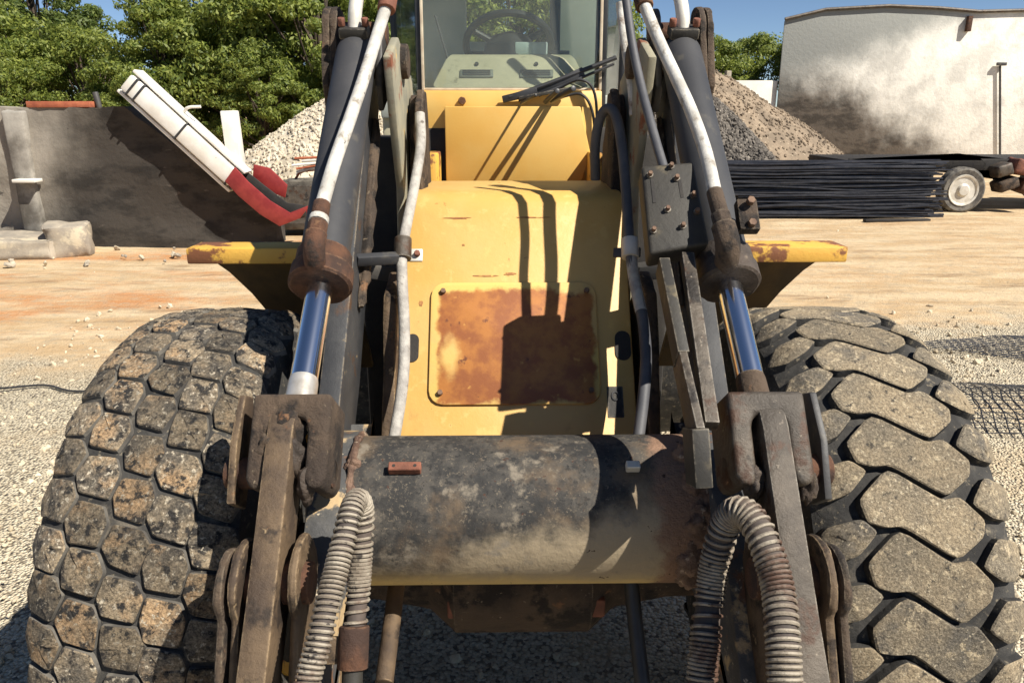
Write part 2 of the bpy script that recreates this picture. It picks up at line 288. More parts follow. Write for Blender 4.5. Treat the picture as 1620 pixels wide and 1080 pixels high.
# ------------------------------------------------------------------ ground
def ground_mat():
    m = bpy.data.materials.new('ground_soil'); m.use_nodes = True; nt = m.node_tree; N = nt.nodes; L = nt.links; bs = N['Principled BSDF']
    geo = N.new('ShaderNodeNewGeometry'); pos = geo.outputs['Position']; sp = N.new('ShaderNodeSeparateXYZ'); L.new(pos, sp.inputs[0])
    def nz(sc, d=7, r=0.6, st=None):
        v = pos
        if st:
            mp = N.new('ShaderNodeMapping'); mp.inputs['Scale'].default_value = st; mp.inputs['Rotation'].default_value = (0, 0, R(6)); L.new(pos, mp.inputs[0]); v = mp.outputs[0]
        n = N.new('ShaderNodeTexNoise'); n.inputs['Scale'].default_value = sc; n.inputs['Detail'].default_value = d; n.inputs['Roughness'].default_value = r
        L.new(v, n.inputs['Vector']); return n.outputs['Fac']
    def mth(op, a, b):
        x = N.new('ShaderNodeMath'); x.operation = op
        for i, v in ((0, a), (1, b)):
            if isinstance(v, (int, float)): x.inputs[i].default_value = v
            else: L.new(v, x.inputs[i])
        return x.outputs[0]
    def mr(s, lo, hi):
        r = N.new('ShaderNodeMapRange'); r.interpolation_type = 'SMOOTHSTEP'; r.inputs[1].default_value = lo; r.inputs[2].default_value = hi
        L.new(s, r.inputs[0]); return r.outputs[0]
    def mix(a, b, f, bt='MIX'):
        x = N.new('ShaderNodeMix'); x.data_type = 'RGBA'; x.blend_type = bt
        for v, i in ((a, 6), (b, 7)):
            if isinstance(v, tuple): x.inputs[i].default_value = (*v, 1)
            else: L.new(v, x.inputs[i])
        if isinstance(f, float): x.inputs[0].default_value = f
        else: L.new(f, x.inputs[0])
        return x.outputs[2]
    # sand and clay, streaked along the wheel tracks
    st = (0.55, 1.6, 1)
    sand = mix((0.45, 0.315, 0.175), (0.56, 0.435, 0.275), mr(nz(1.4, 8, 0.6, st), 0.38, 0.62))
    xl = mr(sp.outputs[0], 3.5, -1.0)
    clay = mth('MULTIPLY', mr(nz(0.8, 10, 0.7, (0.35, 1.0, 1)), 0.46, 0.62), mth('ADD', mth('MULTIPLY', xl, 0.8), 0.12))
    sand = mix(sand, (0.45, 0.205, 0.08), clay)
    sand = mix(sand, (0.26, 0.17, 0.095), mth('MULTIPLY', mr(nz(2.2, 10, 0.72, (0.35, 1.3, 1)), 0.52, 0.66), 0.75))
    sand = mix(sand, (0.36, 0.30, 0.21), mth('MULTIPLY', mr(nz(11, 8, 0.8, (0.6, 1.0, 1)), 0.50, 0.60), 0.6))
    sand = mix(sand, (0.22, 0.155, 0.095), mth('MULTIPLY', mr(nz(34, 5, 0.8), 0.60, 0.68), 0.7))
    sand = mix(sand, (0.68, 0.58, 0.42), mth('MULTIPLY', mr(nz(27, 5, 0.8), 0.60, 0.68), 0.6))
    # crushed stone
    vo = N.new('ShaderNodeTexVoronoi'); vo.inputs['Scale'].default_value = 62; L.new(pos, vo.inputs['Vector'])
    vs_ = N.new('ShaderNodeSeparateColor'); L.new(vo.outputs['Color'], vs_.inputs[0])
    stone = mix((0.50, 0.425, 0.30), (0.72, 0.635, 0.47), vs_.outputs[0])
    stone = mix(stone, (0.20, 0.17, 0.13), mr(vs_.outputs[1], 0.86, 0.93))
    stone = mix(stone, (0.20, 0.16, 0.11), mth('MULTIPLY', mr(vo.outputs['Distance'], 0.50, 0.80), 0.8))
    stone = mix(stone, (0.52, 0.40, 0.25), mth('MULTIPLY', mr(nz(1.1), 0.50, 0.62), 0.55))
    f = mth('ADD', sp.outputs[1], mth('MULTIPLY', mth('SUBTRACT', nz(1.3, 8), 0.5), 2.2))
    f = mth('SUBTRACT', f, mth('MULTIPLY', sp.outputs[0], 0.16))
    z = mr(f, 6.4, 7.1)
    col = mix(stone, sand, z)
    L.new(col, bs.inputs['Base Color']); bs.inputs['Roughness'].default_value = 0.95; bs.inputs['Specular IOR Level'].default_value = 0.2
    h = mth('ADD', mth('MULTIPLY', vo.outputs['Distance'], mth('ADD', mth('MULTIPLY', z, 0.7), -0.9)), mth('MULTIPLY', nz(9, 9, 0.62), 0.9))
    b = N.new('ShaderNodeBump'); b.inputs['Strength'].default_value = 0.9; b.inputs['Distance'].default_value = 0.03
    L.new(h, b.inputs['Height']); L.new(b.outputs[0], bs.inputs['Normal'])
    MATS['ground_soil'] = m
ground_mat()
mat('stone_pale', (0.62, 0.53, 0.385), (0.45, 0.375, 0.26), 3, 0.95, 0, 0.3, 40)
mat('stone_tan', (0.27, 0.205, 0.14), (0.17, 0.13, 0.09), 1.6, 0.95, 0, 0.9, 22, [((0.42, 0.34, 0.24), 14, 0.60, 0.66), ((0.09, 0.066, 0.046), 16, 0.58, 0.66)])
mat('stone_grey', (0.15, 0.13, 0.108), (0.075, 0.065, 0.055), 4, 0.9, 0, 0.7, 20, [((0.42, 0.37, 0.30), 14, 0.60, 0.64)])
mat('pile_pale', (0.60, 0.53, 0.41), (0.48, 0.41, 0.30), 3, 0.95, 0, 1.0, 18, [((0.30, 0.24, 0.16), 15, 0.60, 0.68)])
mat('plaster', (0.40, 0.37, 0.315), (0.29, 0.27, 0.235), 1.2, 0.9, 0, 0.4, 14, [((0.10, 0.088, 0.072), 0.55, 0.46, 0.62), ((0.50, 0.47, 0.40), 1.1, 0.60, 0.74), ((0.06, 0.05, 0.042), 3.2, 0.63, 0.72)])
mat('soot_wall', (0.115, 0.10, 0.082), (0.17, 0.15, 0.12), 1.5, 0.95, 0, 0.6, 12, [((0.045, 0.038, 0.03), 1.1, 0.48, 0.62), ((0.26, 0.235, 0.19), 2.6, 0.60, 0.70)], stretch=(1, 1, 2.2))
mat('white_wall', (0.74, 0.71, 0.64), (0.66, 0.62, 0.54), 2, 0.85, 0, 0.1, 20)
mat('red_brick', (0.42, 0.13, 0.06), (0.30, 0.08, 0.04), 9, 0.8, 0, 0.3, 30)
mat('white_paint', (0.80, 0.78, 0.72), (0.68, 0.64, 0.56), 3, 0.5, 0, 0.05, 40, [((0.35, 0.30, 0.24), 8, 0.68, 0.76)])
mat('red_paint', (0.20, 0.018, 0.018), (0.28, 0.035, 0.03), 5, 0.45, 0, 0.05, 40, [((0.16, 0.02, 0.02), 7, 0.60, 0.70)])
mat('trailer_skin', (0.86, 0.82, 0.73), (0.78, 0.73, 0.63), 0.8, 0.7, 0, 0.12, 14, [((0.30, 0.27, 0.22), 5, 0.70, 0.76)])
mat('trailer_cap', (0.34, 0.35, 0.33), (0.27, 0.28, 0.26), 1.3, 0.8, 0, 0.3, 12, [((0.52, 0.50, 0.45), 6, 0.60, 0.70)])
mat('rod_steel', (0.030, 0.032, 0.040), (0.055, 0.055, 0.062), 6, 0.4, 0.5, 0.1, 40, rnd=True)
mat('grey_stone', (0.25, 0.22, 0.18), (0.36, 0.31, 0.24), 4, 0.9, 0, 0.6, 16, [((0.50, 0.43, 0.31), 3, 0.52, 0.62)])
mat('bark', (0.09, 0.065, 0.045), (0.05, 0.038, 0.028), 8, 0.95, 0, 0.8, 12)
def stained(name, base, ax, lo, hi, zk, dark_tone, sgn=1.0):
    # dark tone spreading from one end; ragged edge
    m = bpy.data.materials.new(name); m.use_nodes = True; nt = m.node_tree; N = nt.nodes; L = nt.links; bs = N['Principled BSDF']
    tc = N.new('ShaderNodeTexCoord'); sp_ = N.new('ShaderNodeSeparateXYZ'); L.new(tc.outputs['Object'], sp_.inputs[0])
    def nz(sc, st=(1, 1, 1)):
        mp = N.new('ShaderNodeMapping'); mp.inputs['Scale'].default_value = st; L.new(tc.outputs['Object'], mp.inputs[0])
        n = N.new('ShaderNodeTexNoise'); n.inputs['Scale'].default_value = sc; n.inputs['Detail'].default_value = 9; n.inputs['Roughness'].default_value = 0.65; L.new(mp.outputs[0], n.inputs['Vector']); return n.outputs['Fac']
    def mth(op, a, b):
        x = N.new('ShaderNodeMath'); x.operation = op
        for i, v in ((0, a), (1, b)):
            if isinstance(v, (int, float)): x.inputs[i].default_value = v
            else: L.new(v, x.inputs[i])
        return x.outputs[0]
    def mr(s, l, h):
        r = N.new('ShaderNodeMapRange'); r.interpolation_type = 'SMOOTHSTEP'; r.inputs[1].default_value = l; r.inputs[2].default_value = h; L.new(s, r.inputs[0]); return r.outputs[0]
    def mix(a, b, f):
        x = N.new('ShaderNodeMix'); x.data_type = 'RGBA'
        for v, i in ((a, 6), (b, 7)):
            if isinstance(v, tuple): x.inputs[i].default_value = (*v, 1)
            else: L.new(v, x.inputs[i])
        L.new(f, x.inputs[0]); return x.outputs[2]
    col = mix(base, tuple(v * 0.72 for v in base), mr(nz(1.3), 0.4, 0.65)); col = mix(col, tuple(v * 0.35 for v in base), mr(nz(7), 0.66, 0.72))
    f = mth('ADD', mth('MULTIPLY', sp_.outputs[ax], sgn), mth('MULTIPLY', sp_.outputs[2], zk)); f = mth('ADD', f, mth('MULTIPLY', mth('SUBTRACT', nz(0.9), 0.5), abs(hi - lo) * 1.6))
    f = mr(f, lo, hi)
    sc_ = mix(dark_tone, tuple(v * 0.45 for v in dark_tone), mr(nz(1.6, (1, 1, 2.5)), 0.45, 0.62)); sc_ = mix(sc_, tuple(min(1, v * 2.0) for v in dark_tone), mr(nz(4, (1, 1, 2)), 0.62, 0.72))
    L.new(mix(col, sc_, f), bs.inputs['Base Color']); bs.inputs['Roughness'].default_value = 0.92
    b_ = N.new('ShaderNodeBump'); b_.inputs['Strength'].default_value = 0.5; b_.inputs['Distance'].default_value = 0.03; L.new(nz(9), b_.inputs['Height']); L.new(b_.outputs[0], bs.inputs['Normal']); MATS[name] = m
stained('stained_wall', (0.31, 0.275, 0.225), 0, -8.0, -6.6, -0.35, (0.048, 0.040, 0.032))
stained('shed_wall', (0.80, 0.77, 0.69), 0, -18.2, -14.6, -2.1, (0.12, 0.10, 0.08), -1.0)  # darker toward the bottom left, ragged edge
def grey_top():      # grey render on the upper part, ragged lower edge sloping along the wall
    m = MATS['shed_wall']; nt = m.node_tree; N = nt.nodes; L = nt.links; bs = N['Principled BSDF']; src = bs.inputs['Base Color'].links[0].from_socket
    tc = N.new('ShaderNodeTexCoord'); s_ = N.new('ShaderNodeSeparateXYZ'); L.new(tc.outputs['Object'], s_.inputs[0])
    n = N.new('ShaderNodeTexNoise'); n.inputs['Scale'].default_value = 0.8; n.inputs['Detail'].default_value = 10; n.inputs['Roughness'].default_value = 0.7; L.new(tc.outputs['Object'], n.inputs['Vector'])
    def mth(op, a, b):
        x = N.new('ShaderNodeMath'); x.operation = op
        for i, v in ((0, a), (1, b)):
            if isinstance(v, (int, float)): x.inputs[i].default_value = v
            else: L.new(v, x.inputs[i])
        return x.outputs[0]
    f = mth('SUBTRACT', s_.outputs[2], mth('MULTIPLY', s_.outputs[0], 0.34)); f = mth('ADD', f, mth('MULTIPLY', mth('SUBTRACT', n.outputs['Fac'], 0.5), 1.6))
    r = N.new('ShaderNodeMapRange'); r.interpolation_type = 'SMOOTHSTEP'; r.inputs[1].default_value = -0.95; r.inputs[2].default_value = 0.45; L.new(f, r.inputs[0])
    x = N.new('ShaderNodeMix'); x.data_type = 'RGBA'; x.inputs[7].default_value = (0.26, 0.265, 0.245, 1); L.new(src, x.inputs[6]); L.new(r.outputs[0], x.inputs[0]); L.new(x.outputs[2], bs.inputs['Base Color'])
grey_top()
def leaf_mat(name, a, b):
    m = bpy.data.materials.new(name); m.use_nodes = True; nt = m.node_tree; N = nt.nodes; L = nt.links; bs = N['Principled BSDF']
    g = N.new('ShaderNodeNewGeometry'); mx = N.new('ShaderNodeMix'); mx.data_type = 'RGBA'; mx.inputs[6].default_value = (*a, 1); mx.inputs[7].default_value = (*b, 1)
    L.new(g.outputs['Random Per Island'], mx.inputs[0]); L.new(mx.outputs[2], bs.inputs['Base Color']); bs.inputs['Roughness'].default_value = 0.55
    tl = N.new('ShaderNodeBsdfTranslucent'); L.new(mx.outputs[2], tl.inputs[0]); ms = N.new('ShaderNodeMixShader'); ms.inputs[0].default_value = 0.5
    L.new(bs.outputs[0], ms.inputs[1]); L.new(tl.outputs[0], ms.inputs[2]); L.new(ms.outputs[0], N['Material Output'].inputs[0]); MATS[name] = m
leaf_mat('leaf_a', (0.09, 0.14, 0.025), (0.34, 0.38, 0.075))
leaf_mat('leaf_b', (0.065, 0.11, 0.025), (0.22, 0.27, 0.06))

def ground():
    vs, fs = [], []
    def axis(lo, hi, near, n):   # denser near the machine
        return [lo, -160, -70, -35] + [near[0] + (near[1] - near[0]) * i / n for i in range(n + 1)] + [40, 80, 170, hi]
    xs = axis(-900, 900, (-16, 18), 170); ys = [-60, -20, -6] + [-2 + 24 * i / 170 for i in range(171)] + [26, 34, 50, 90, 200, 900]
    for y in ys:
        for x in xs:
            z = 0.0
            if -16 <= x <= 18 and -2 <= y <= 22:
                q = Vector((x, y, 0))
                z = 0.035 * noise.noise(q * 0.5) + 0.012 * noise.noise(Vector((x * 0.4, y * 1.2, 3))) + 0.005 * noise.noise(q * 5)
                z -= 0.03
            vs.append((x, y, z))
    n = len(xs)
    for j in range(len(ys) - 1):
        for i in range(n - 1): fs.append((j * n + i, j * n + i + 1, (j + 1) * n + i + 1, (j + 1) * n + i))
    g = mesh_obj('ground', vs, fs, 'ground_soil', sm=True); g['kind'] = 'structure'
ground()
ICO = None
def ico():
    global ICO
    if ICO is None:
        bm = bmesh.new(); bmesh.ops.create_icosphere(bm, subdivisions=1, radius=1); ICO = ([v.co.copy() for v in bm.verts], [tuple(v.index for v in f.verts) for f in bm.faces]); bm.free()
    return ICO
def stones(name, spots, m, parent=None, flat=0.65):
    """spots = (x, y, z, size); angular pebbles in one mesh"""
    V, F = ico(); vs, fs = [], []
    for x, y, z, s in spots:
        rot = Quaternion((random.random() - .5, random.random() - .5, random.random() - .5, random.random() - .5)).normalized()
        sc = Vector((random.uniform(.7, 1.3), random.uniform(.6, 1.1), random.uniform(.4, .8))); b = len(vs); c = Vector((x, y, z))
        for v in V:
            k = v * random.uniform(.75, 1.15); k = Vector((k.x * sc.x, k.y * sc.y, k.z * sc.z)) * s
            vs.append(c + rot @ k)
        fs += [tuple(i + b for i in f) for f in F]
    return mesh_obj(name, vs, fs, m, parent)
sp = []
for i in range(9000):
    y = random.uniform(1.0, 7.4) ; x = random.uniform(-4.6, 5.4)
    if y > 5.9 + 0.16 * x and random.random() < 0.8: continue
    s = random.choice((0.008, 0.01, 0.012, 0.016, 0.022)) * (1 + 0.35 * random.random()); sp.append((x, y, -0.028 + s * 0.2, s))
for i in range(60):
    y = random.uniform(6, 15); sp.append((random.uniform(-8, 11), y, -0.03, random.uniform(.010, .024)))
for i in range(260):
    x = random.uniform(-4.5, 5.2); y = random.uniform(1.5, 8.5); sp.append((x, y, -0.02, random.uniform(.02, .042)))
tag(stones('loose_gravel', sp, 'stone_pale'), 'pale loose gravel scattered over the yard ground', 'gravel', kind='stuff')
sp = [(random.uniform(-8.4, -4.6), random.uniform(10.4, 11.8), 0, random.uniform(.03, .07)) for i in range(26)]
tag(stones('rubble', sp, 'grey_stone'), 'small dark rubble strewn along the foot of the stained wall', 'rubble', kind='stuff')

tag(MB().tube(smooth([(-4.6, 5.60, 0.0), (-3.975, 5.53, 0.0), (-3.62, 5.60, 0.0), (-3.31, 5.46, 0.0), (-2.9, 5.52, 0.0), (-2.3, 5.40, 0.0)]), 0.009, 7).build('cable', 'black_plastic', None), 'thin black cable lying across gravel beside the honeycomb tyre', 'cable')
# ------------------------------------------------------------------ heaps
def heap(name, c, rx, ry, h, m, smat, label, cat, nst, ssz, seed, pw=1.0, top=0.12):
    random.seed(seed); root = empty(name, (c[0], c[1], 0), label, cat); nr, ns = 46, 110; vs, fs = [], []
    def hz(u):  return h * max(0.0, 1 - u) ** pw if u > top else h * (1 - top) ** pw + h * 0.25 * (top - u)
    def pt(u, a):
        k = 1 + 0.10 * noise.noise(Vector((math.cos(a) * 1.3, math.sin(a) * 1.3, seed))) + 0.05 * noise.noise(Vector((math.cos(a) * 4, math.sin(a) * 4, seed)))
        x = c[0] + rx * u * k * math.cos(a); y = c[1] + ry * u * k * math.sin(a)
        z = hz(u) + 0.10 * noise.noise(Vector((x, y, seed)) * 1.1) + 0.035 * noise.noise(Vector((x, y, seed)) * 5)
        return Vector((x, y, z - 0.06))
    for i in range(nr + 1):
        for k in range(ns): vs.append(pt(i / nr, 2 * math.pi * k / ns))
    for i in range(nr):
        for k in range(ns):
            k2 = (k + 1) % ns; fs.append((i * ns + k, (i + 1) * ns + k, (i + 1) * ns + k2, i * ns + k2))
    mesh_obj('mound', vs, fs, m, root, True)
    st = []
    for i in range(nst):
        a = random.uniform(math.pi * 0.9, math.pi * 2.1); p = pt(math.sqrt(random.random()) * 1.02, a); st.append((p.x, p.y, p.z, ssz * random.uniform(.5, 1.4)))
    tag(stones('stones', st, smat, root), kind='stuff')
heap('gravel_pile', (3.9, 20.6, 0), 6.0, 3.6, 3.75, 'stone_tan', 'stone_tan', 'large tan gravel pile in front of the white boundary wall', 'gravel pile', 5000, 0.045, 3, 0.72)
heap('gravel_pile', (4.0, 17.9, 0), 3.3, 1.7, 3.0, 'stone_grey', 'stone_grey', 'dark grey coarse gravel pile behind the steel rod bundle', 'gravel pile', 7000, 0.055, 5, 0.95)
heap('gravel_pile', (-3.2, 18.2, 0), 3.5, 3.2, 2.75, 'pile_pale', 'pile_pale', 'pale sand-coloured gravel pile behind the red and white chute', 'gravel pile', 5000, 0.05, 9, 0.62)
random.seed(21)

# ------------------------------------------------------------------ weathered wall with chute
wr = empty('concrete_wall', (-7, 12.3, 0), 'weathered concrete wall with dark sooty stains and sloping end', 'wall')
k = MB(); gx = [-22 + 0.16 * q for q in range(116)]; vs, fs = [], []
def wtop(x): return 2.08 + 0.03 * noise.noise(Vector((x * 2, 0, 0))) if x < -5.55 else max(0.30, 1.97 - (x + 5.55) * 0.81 + 0.03 * noise.noise(Vector((x * 3, 1, 0))))
NZ = 14
for x in gx:
    for q in range(NZ + 1):
        z = -0.1 + (wtop(x) + 0.1) * q / NZ; p = Vector((x, 12, z)); vs.append((x, 12 + 0.09 * noise.noise(p * 1.3) + 0.04 * noise.noise(p * 4), z))
    for q in range(NZ + 1): vs.append((x, 12.5, -0.1 + (wtop(x) + 0.1) * q / NZ))
S_ = 2 * (NZ + 1)
for i in range(len(gx) - 1):
    for q in range(NZ): fs.append((i * S_ + q, (i + 1) * S_ + q, (i + 1) * S_ + q + 1, i * S_ + q + 1)); fs.append((i * S_ + NZ + 1 + q, i * S_ + NZ + 2 + q, (i + 1) * S_ + NZ + 2 + q, (i + 1) * S_ + NZ + 1 + q))
    fs.append((i * S_ + NZ, (i + 1) * S_ + NZ, (i + 1) * S_ + S_ - 1, i * S_ + S_ - 1))
e_ = (len(gx) - 1) * S_
for q in range(NZ): fs.append((e_ + q, e_ + NZ + 1 + q, e_ + NZ + 2 + q, e_ + q + 1))
k.add(vs, fs); k.build('wall_panel', 'stained_wall', wr, ang=60)
MB().box((-7.32, 11.95, 1.05), (0.30, 0.16, 1.95)).build('pilaster', 'plaster', wr, 0.03, 2, 3, 0.02, 3)
MB().box((-7.22, 11.8, 1.02), (0.34, 0.22, 0.05)).build('bracket', 'white_wall', wr, 0.01)
tag(MB().box((-6.7, 12.2, 2.12), (0.95, 0.34, 0.09)).build('brick_ledge', 'red_brick', None, 0.01), 'red brick strip lying on top of the weathered wall', 'bricks')
tag(MB().cyl((-6.15, 12.2, 1.9), (-6.2, 12.2, 2.3), 0.045, 10).build('pipe_stub', 'black_steel', None, 0.01), 'short dark pipe stub on the weathered wall', 'pipe')
for i, (x, y, sx, sy, sz, rz, lb) in enumerate(((-7.35, 11.35, 1.5, 0.8, 0.34, 4, 'broad pale broken stone slab at the foot of the wall'), (-6.55, 11.45, 0.62, 0.6, 0.5, 20, 'squat rough stone block beside the broad broken slab'), (-8.3, 11.2, 0.8, 0.6, 0.28, -8, 'low broken stone slab under the wall pilaster'))):
    tag(MB().box((x, y, sz / 2 - 0.08), (sx, sy, sz), Matrix.Rotation(R(rz), 3, 'Z')).build('stone_slab', 'grey_stone', None, 0.06, 2, 3, 0.07, 2.4), lb, 'stone')

ct = empty('chute', (-3.6, 11.9, 0), 'white square chute boom with red hopper end leaning on the wall', 'chute')
a = Vector((-5.50, 11.9, 2.44)); b = Vector((-4.08, 11.9, 1.03)); d = (b - a).normalized(); nrm = d.cross(Vector((0, 1, 0)))
MB().beam(a, b, 0.40, 0.27, nrm).build('boom', 'white_paint', ct, 0.03, 2)
MB().beam(a + nrm * 0.19 - d * 0.02, b + nrm * 0.19 + d * 0.05, 0.30, 0.045, nrm).build('lower_rail', 'white_paint', ct, 0.008)
MB().beam(a - nrm * 0.19 - d * 0.02, b - nrm * 0.19 + d * 0.05, 0.30, 0.045, nrm).build('lower_rail', 'white_paint', ct, 0.008)
for t in (0.06, 0.12, 0.5, 0.97):
    p = a.lerp(b, t); k = MB()
    k.beam(p - d * 0.015, p + d * 0.015, 0.43, 0.30, nrm); k.build('strap', 'black_plastic', ct, 0.005)
p = a.lerp(b, 0.42); k = MB(); k.tube(smooth([p - nrm * -0.12, p + Vector((0.22, -0.1, 0.22)), p + Vector((0.42, -0.1, 0.24))]), 0.022, 8); k.build('hook', 'white_paint', ct)
MB().beam((-4.14, 12.1, 1.14), (-4.17, 12.1, 2.03), 0.22, 0.22, (0, 1, 0)).build('post', 'white_paint', ct, 0.02)
# red open trough: bottom curves round to the ground
prof = [(-4.20, 1.02), (-4.02, 0.80), (-3.72, 0.52), (-3.44, 0.34), (-3.12, 0.46)]
def strip(y0, y1, off, th):
    vs, fs = [], []
    for (x, z) in prof: vs += [(x + off, y0, z + off), (x + off, y1, z + off), (x + off + th, y1, z + off + th * 1.2), (x + off + th, y0, z + off + th * 1.2)]
    n = len(prof)
    for i in range(n - 1):
        for k in range(4): fs.append((i * 4 + k, i * 4 + (k + 1) % 4, (i + 1) * 4 + (k + 1) % 4, (i + 1) * 4 + k))
    fs += [(3, 2, 1, 0), tuple(range(4 * n - 4, 4 * n))]
    return MB().add(vs, fs)
strip(11.70, 12.12, 0.0, 0.03).build('trough', 'dark', ct, 0.006)
strip(11.66, 11.70, 0.0, 0.17).build('trough_side', 'red_paint', ct, 0.006)
strip(12.12, 12.16, 0.0, 0.10).build('trough_side', 'red_paint', ct, 0.006)
MB().slab([(-4.0, 12.3, 0.9), (-3.5, 12.3, 0.7), (-3.45, 12.3, 0.9), (-3.7, 12.3, 1.16), (-3.95, 12.3, 1.22)], (0, 1, 0), 0.05).build('hopper_back', 'red_paint', ct, 0.01)
MB().slab([(-4.12, 11.95, 1.06), (-3.98, 11.95, 1.16), (-3.70, 11.95, 0.92), (-3.38, 11.95, 0.66), (-3.10, 11.95, 0.62), (-3.10, 11.95, 0.44), (-3.44, 11.95, 0.36), (-3.72, 11.95, 0.54), (-4.02, 11.95, 0.84)], (0, 1, 0), 0.04).build('trough_lining', 'dark', ct, 0.006)
gb = empty('metal_bucket', (-3.3, 13.3, 0), 'grey scuffed metal loading bucket behind the red trough', 'bucket')
MB().prism([(12.9, 0.1), (13.5, 0.05), (13.7, 0.75), (13.55, 0.78), (13.4, 0.2), (12.9, 0.22)], -3.85, -2.4).build('shell', 'worn_steel', gb, 0.015)
MB().prism([(12.9, 0.1), (13.5, 0.05), (13.7, 0.75), (13.3, 0.65)], -3.89, -3.85).build('side_plate', 'worn_steel', gb, 0.01)
MB().prism([(12.9, 0.1), (13.5, 0.05), (13.7, 0.75), (13.3, 0.65)], -2.40, -2.36).build('side_plate', 'worn_steel', gb, 0.01)
for i in range(7):
    x = -3.55 + i * 0.16; c = [(-3.7 + random.uniform(-.1, .1), 14.0 + random.uniform(-.2, .2), 0.86 + 0.06 * i), (x, 13.9, 1.0 + 0.04 * i), (-2.9 + random.uniform(-.2, .2), 14.1, 1.02 + random.uniform(-.1, .12))]
    tag(MB().tube(smooth(c), 0.022, 7).build('scrap_pipe', 'white_paint' if i % 3 else 'red_brick', None), 'bent pale scrap pipe heaped behind the metal bucket' if i % 3 else 'bent red scrap pipe heaped behind the metal bucket', 'pipe', 'scrap pipes behind the metal bucket')
tag(MB().box((-3.3, 14.1, 0.42), (1.3, 0.7, 0.84)).build('scrap_crate', 'soot_wall', None, 0.03, 2, 2, 0.03), 'dark crate of scrap behind the metal bucket', 'crate')

# ------------------------------------------------------------------ far white wall, trailer, rods
tag(MB().box((8.2, 26.25, 1.4), (1.7, 0.25, 3.1)).build('boundary_wall', 'white_wall', None, 0.02), 'low white boundary wall behind the tan gravel pile', 'wall')
tag(MB().box((7.40, 26.2, 1.5), (0.16, 0.30, 3.5)).build('wall_post', 'grey_stone', None, 0.02), 'slim grey post at the end of the boundary wall', 'post')
bd = empty('storage_shed', (14, 28, 0), 'tall pale rendered shed with grey upper wall and bowed roofline', 'shed')
top = [(9.02, 4.76), (10.3, 5.05), (12.3, 5.16), (13.9, 5.10), (15.2, 5.00), (16.8, 5.04), (24.0, 4.95)]
k = MB(); rim = [(24.0, -0.1), (9.06, -0.1)] + top; n_ = len(rim)
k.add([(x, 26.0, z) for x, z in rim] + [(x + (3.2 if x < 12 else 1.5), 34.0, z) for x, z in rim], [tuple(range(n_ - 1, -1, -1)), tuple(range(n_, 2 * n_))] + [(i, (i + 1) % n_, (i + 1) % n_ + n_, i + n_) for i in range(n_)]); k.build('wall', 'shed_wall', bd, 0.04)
MB().tube([(x, 25.95, z + 0.03) for x, z in top], 0.05, 8).build('roof_edge', 'worn_steel', bd)
MB().cyl((16.18, 25.93, 3.40), (16.75, 25.93, 0.38), 0.035, 8).build('drainpipe', 'black_steel', bd)
MB().box((16.2, 25.9, 3.45), (0.3, 0.1, 0.1)).build('pipe_bracket', 'black_steel', bd, 0.01)
MB().box((14.93, 25.92, 4.66), (0.14, 0.14, 0.46)).build('hook_plate', 'rust', bd, 0.01)
tr = empty('flatbed_trailer', (9.5, 17.4, 0), 'low dark flatbed trailer with pale spoked road wheel beside the rods', 'trailer')
MB().box((10.4, 17.05, 0.93), (6.6, 1.9, 0.24)).build('chassis', 'dark', tr, 0.02)
MB().slab([(7.2, 16.10, 0.45), (9.0, 16.10, 0.45), (9.06, 16.10, 0.95), (9.5, 16.10, 1.16), (9.95, 16.10, 1.06), (10.35, 16.10, 0.6), (10.6, 16.10, 0.6), (10.6, 16.10, 1.06), (7.2, 16.10, 1.07)], (0, 1, 0), 0.05).build('skirt', 'dark', tr, 0.01)
def road_wheel(x, y, parent):
    wh = MB()._lathe([(-0.05, 0.27), (-0.11, 0.30), (-0.13, 0.42), (-0.09, 0.47), (0.09, 0.47), (0.13, 0.42), (0.13, 0.30)], Vector((x, y, 0.44)), Vector((0, 1, 0)), 28)
    t_ = wh.build('wheel', 'rubber', parent, 0)
    MB()._lathe([(-0.105, 0.325), (-0.135, 0.315), (-0.125, 0.28), (-0.075, 0.25), (-0.07, 0.16), (-0.12, 0.13), (-0.15, 0.10), (-0.15, 0.0001)], Vector((x, y, 0.44)), Vector((0, 1, 0)), 24).build('rim', 'pale_metal', t_)
    for q in range(6):
        aa = q * math.pi / 3; MB().cyl((x + 0.19 * math.cos(aa), y - 0.10, 0.44 + 0.19 * math.sin(aa)), (x + 0.19 * math.cos(aa), y - 0.06, 0.44 + 0.19 * math.sin(aa)), 0.022, 8).build('wheel_nut', 'rust', t_)
road_wheel(9.55, 15.95, tr); road_wheel(9.55, 18.2, tr); road_wheel(12.8, 15.95, tr); road_wheel(12.8, 18.2, tr)
for i, (x, z, w_, h_, m_) in enumerate(((10.35, 0.85, 0.34, 0.26, 'worn_steel'), (10.75, 0.9, 0.42, 0.3, 'rust_red'), (10.5, 0.55, 0.42, 0.24, 'mud_steel'), (10.95, 0.5, 0.4, 0.3, 'rust'))):
    MB().box((x, 16.0, z), (w_, 0.4, h_), Matrix.Rotation(R(random.uniform(-25, 25)), 3, 'Y')).build('undercarriage_box', m_, tr, 0.05, 2, 2, 0.02, 4)
rb = empty('steel_rod_bundle', (6.7, 15.4, 0), 'stack of long dark steel rods lying before the trailer', 'rods')
random.seed(4)
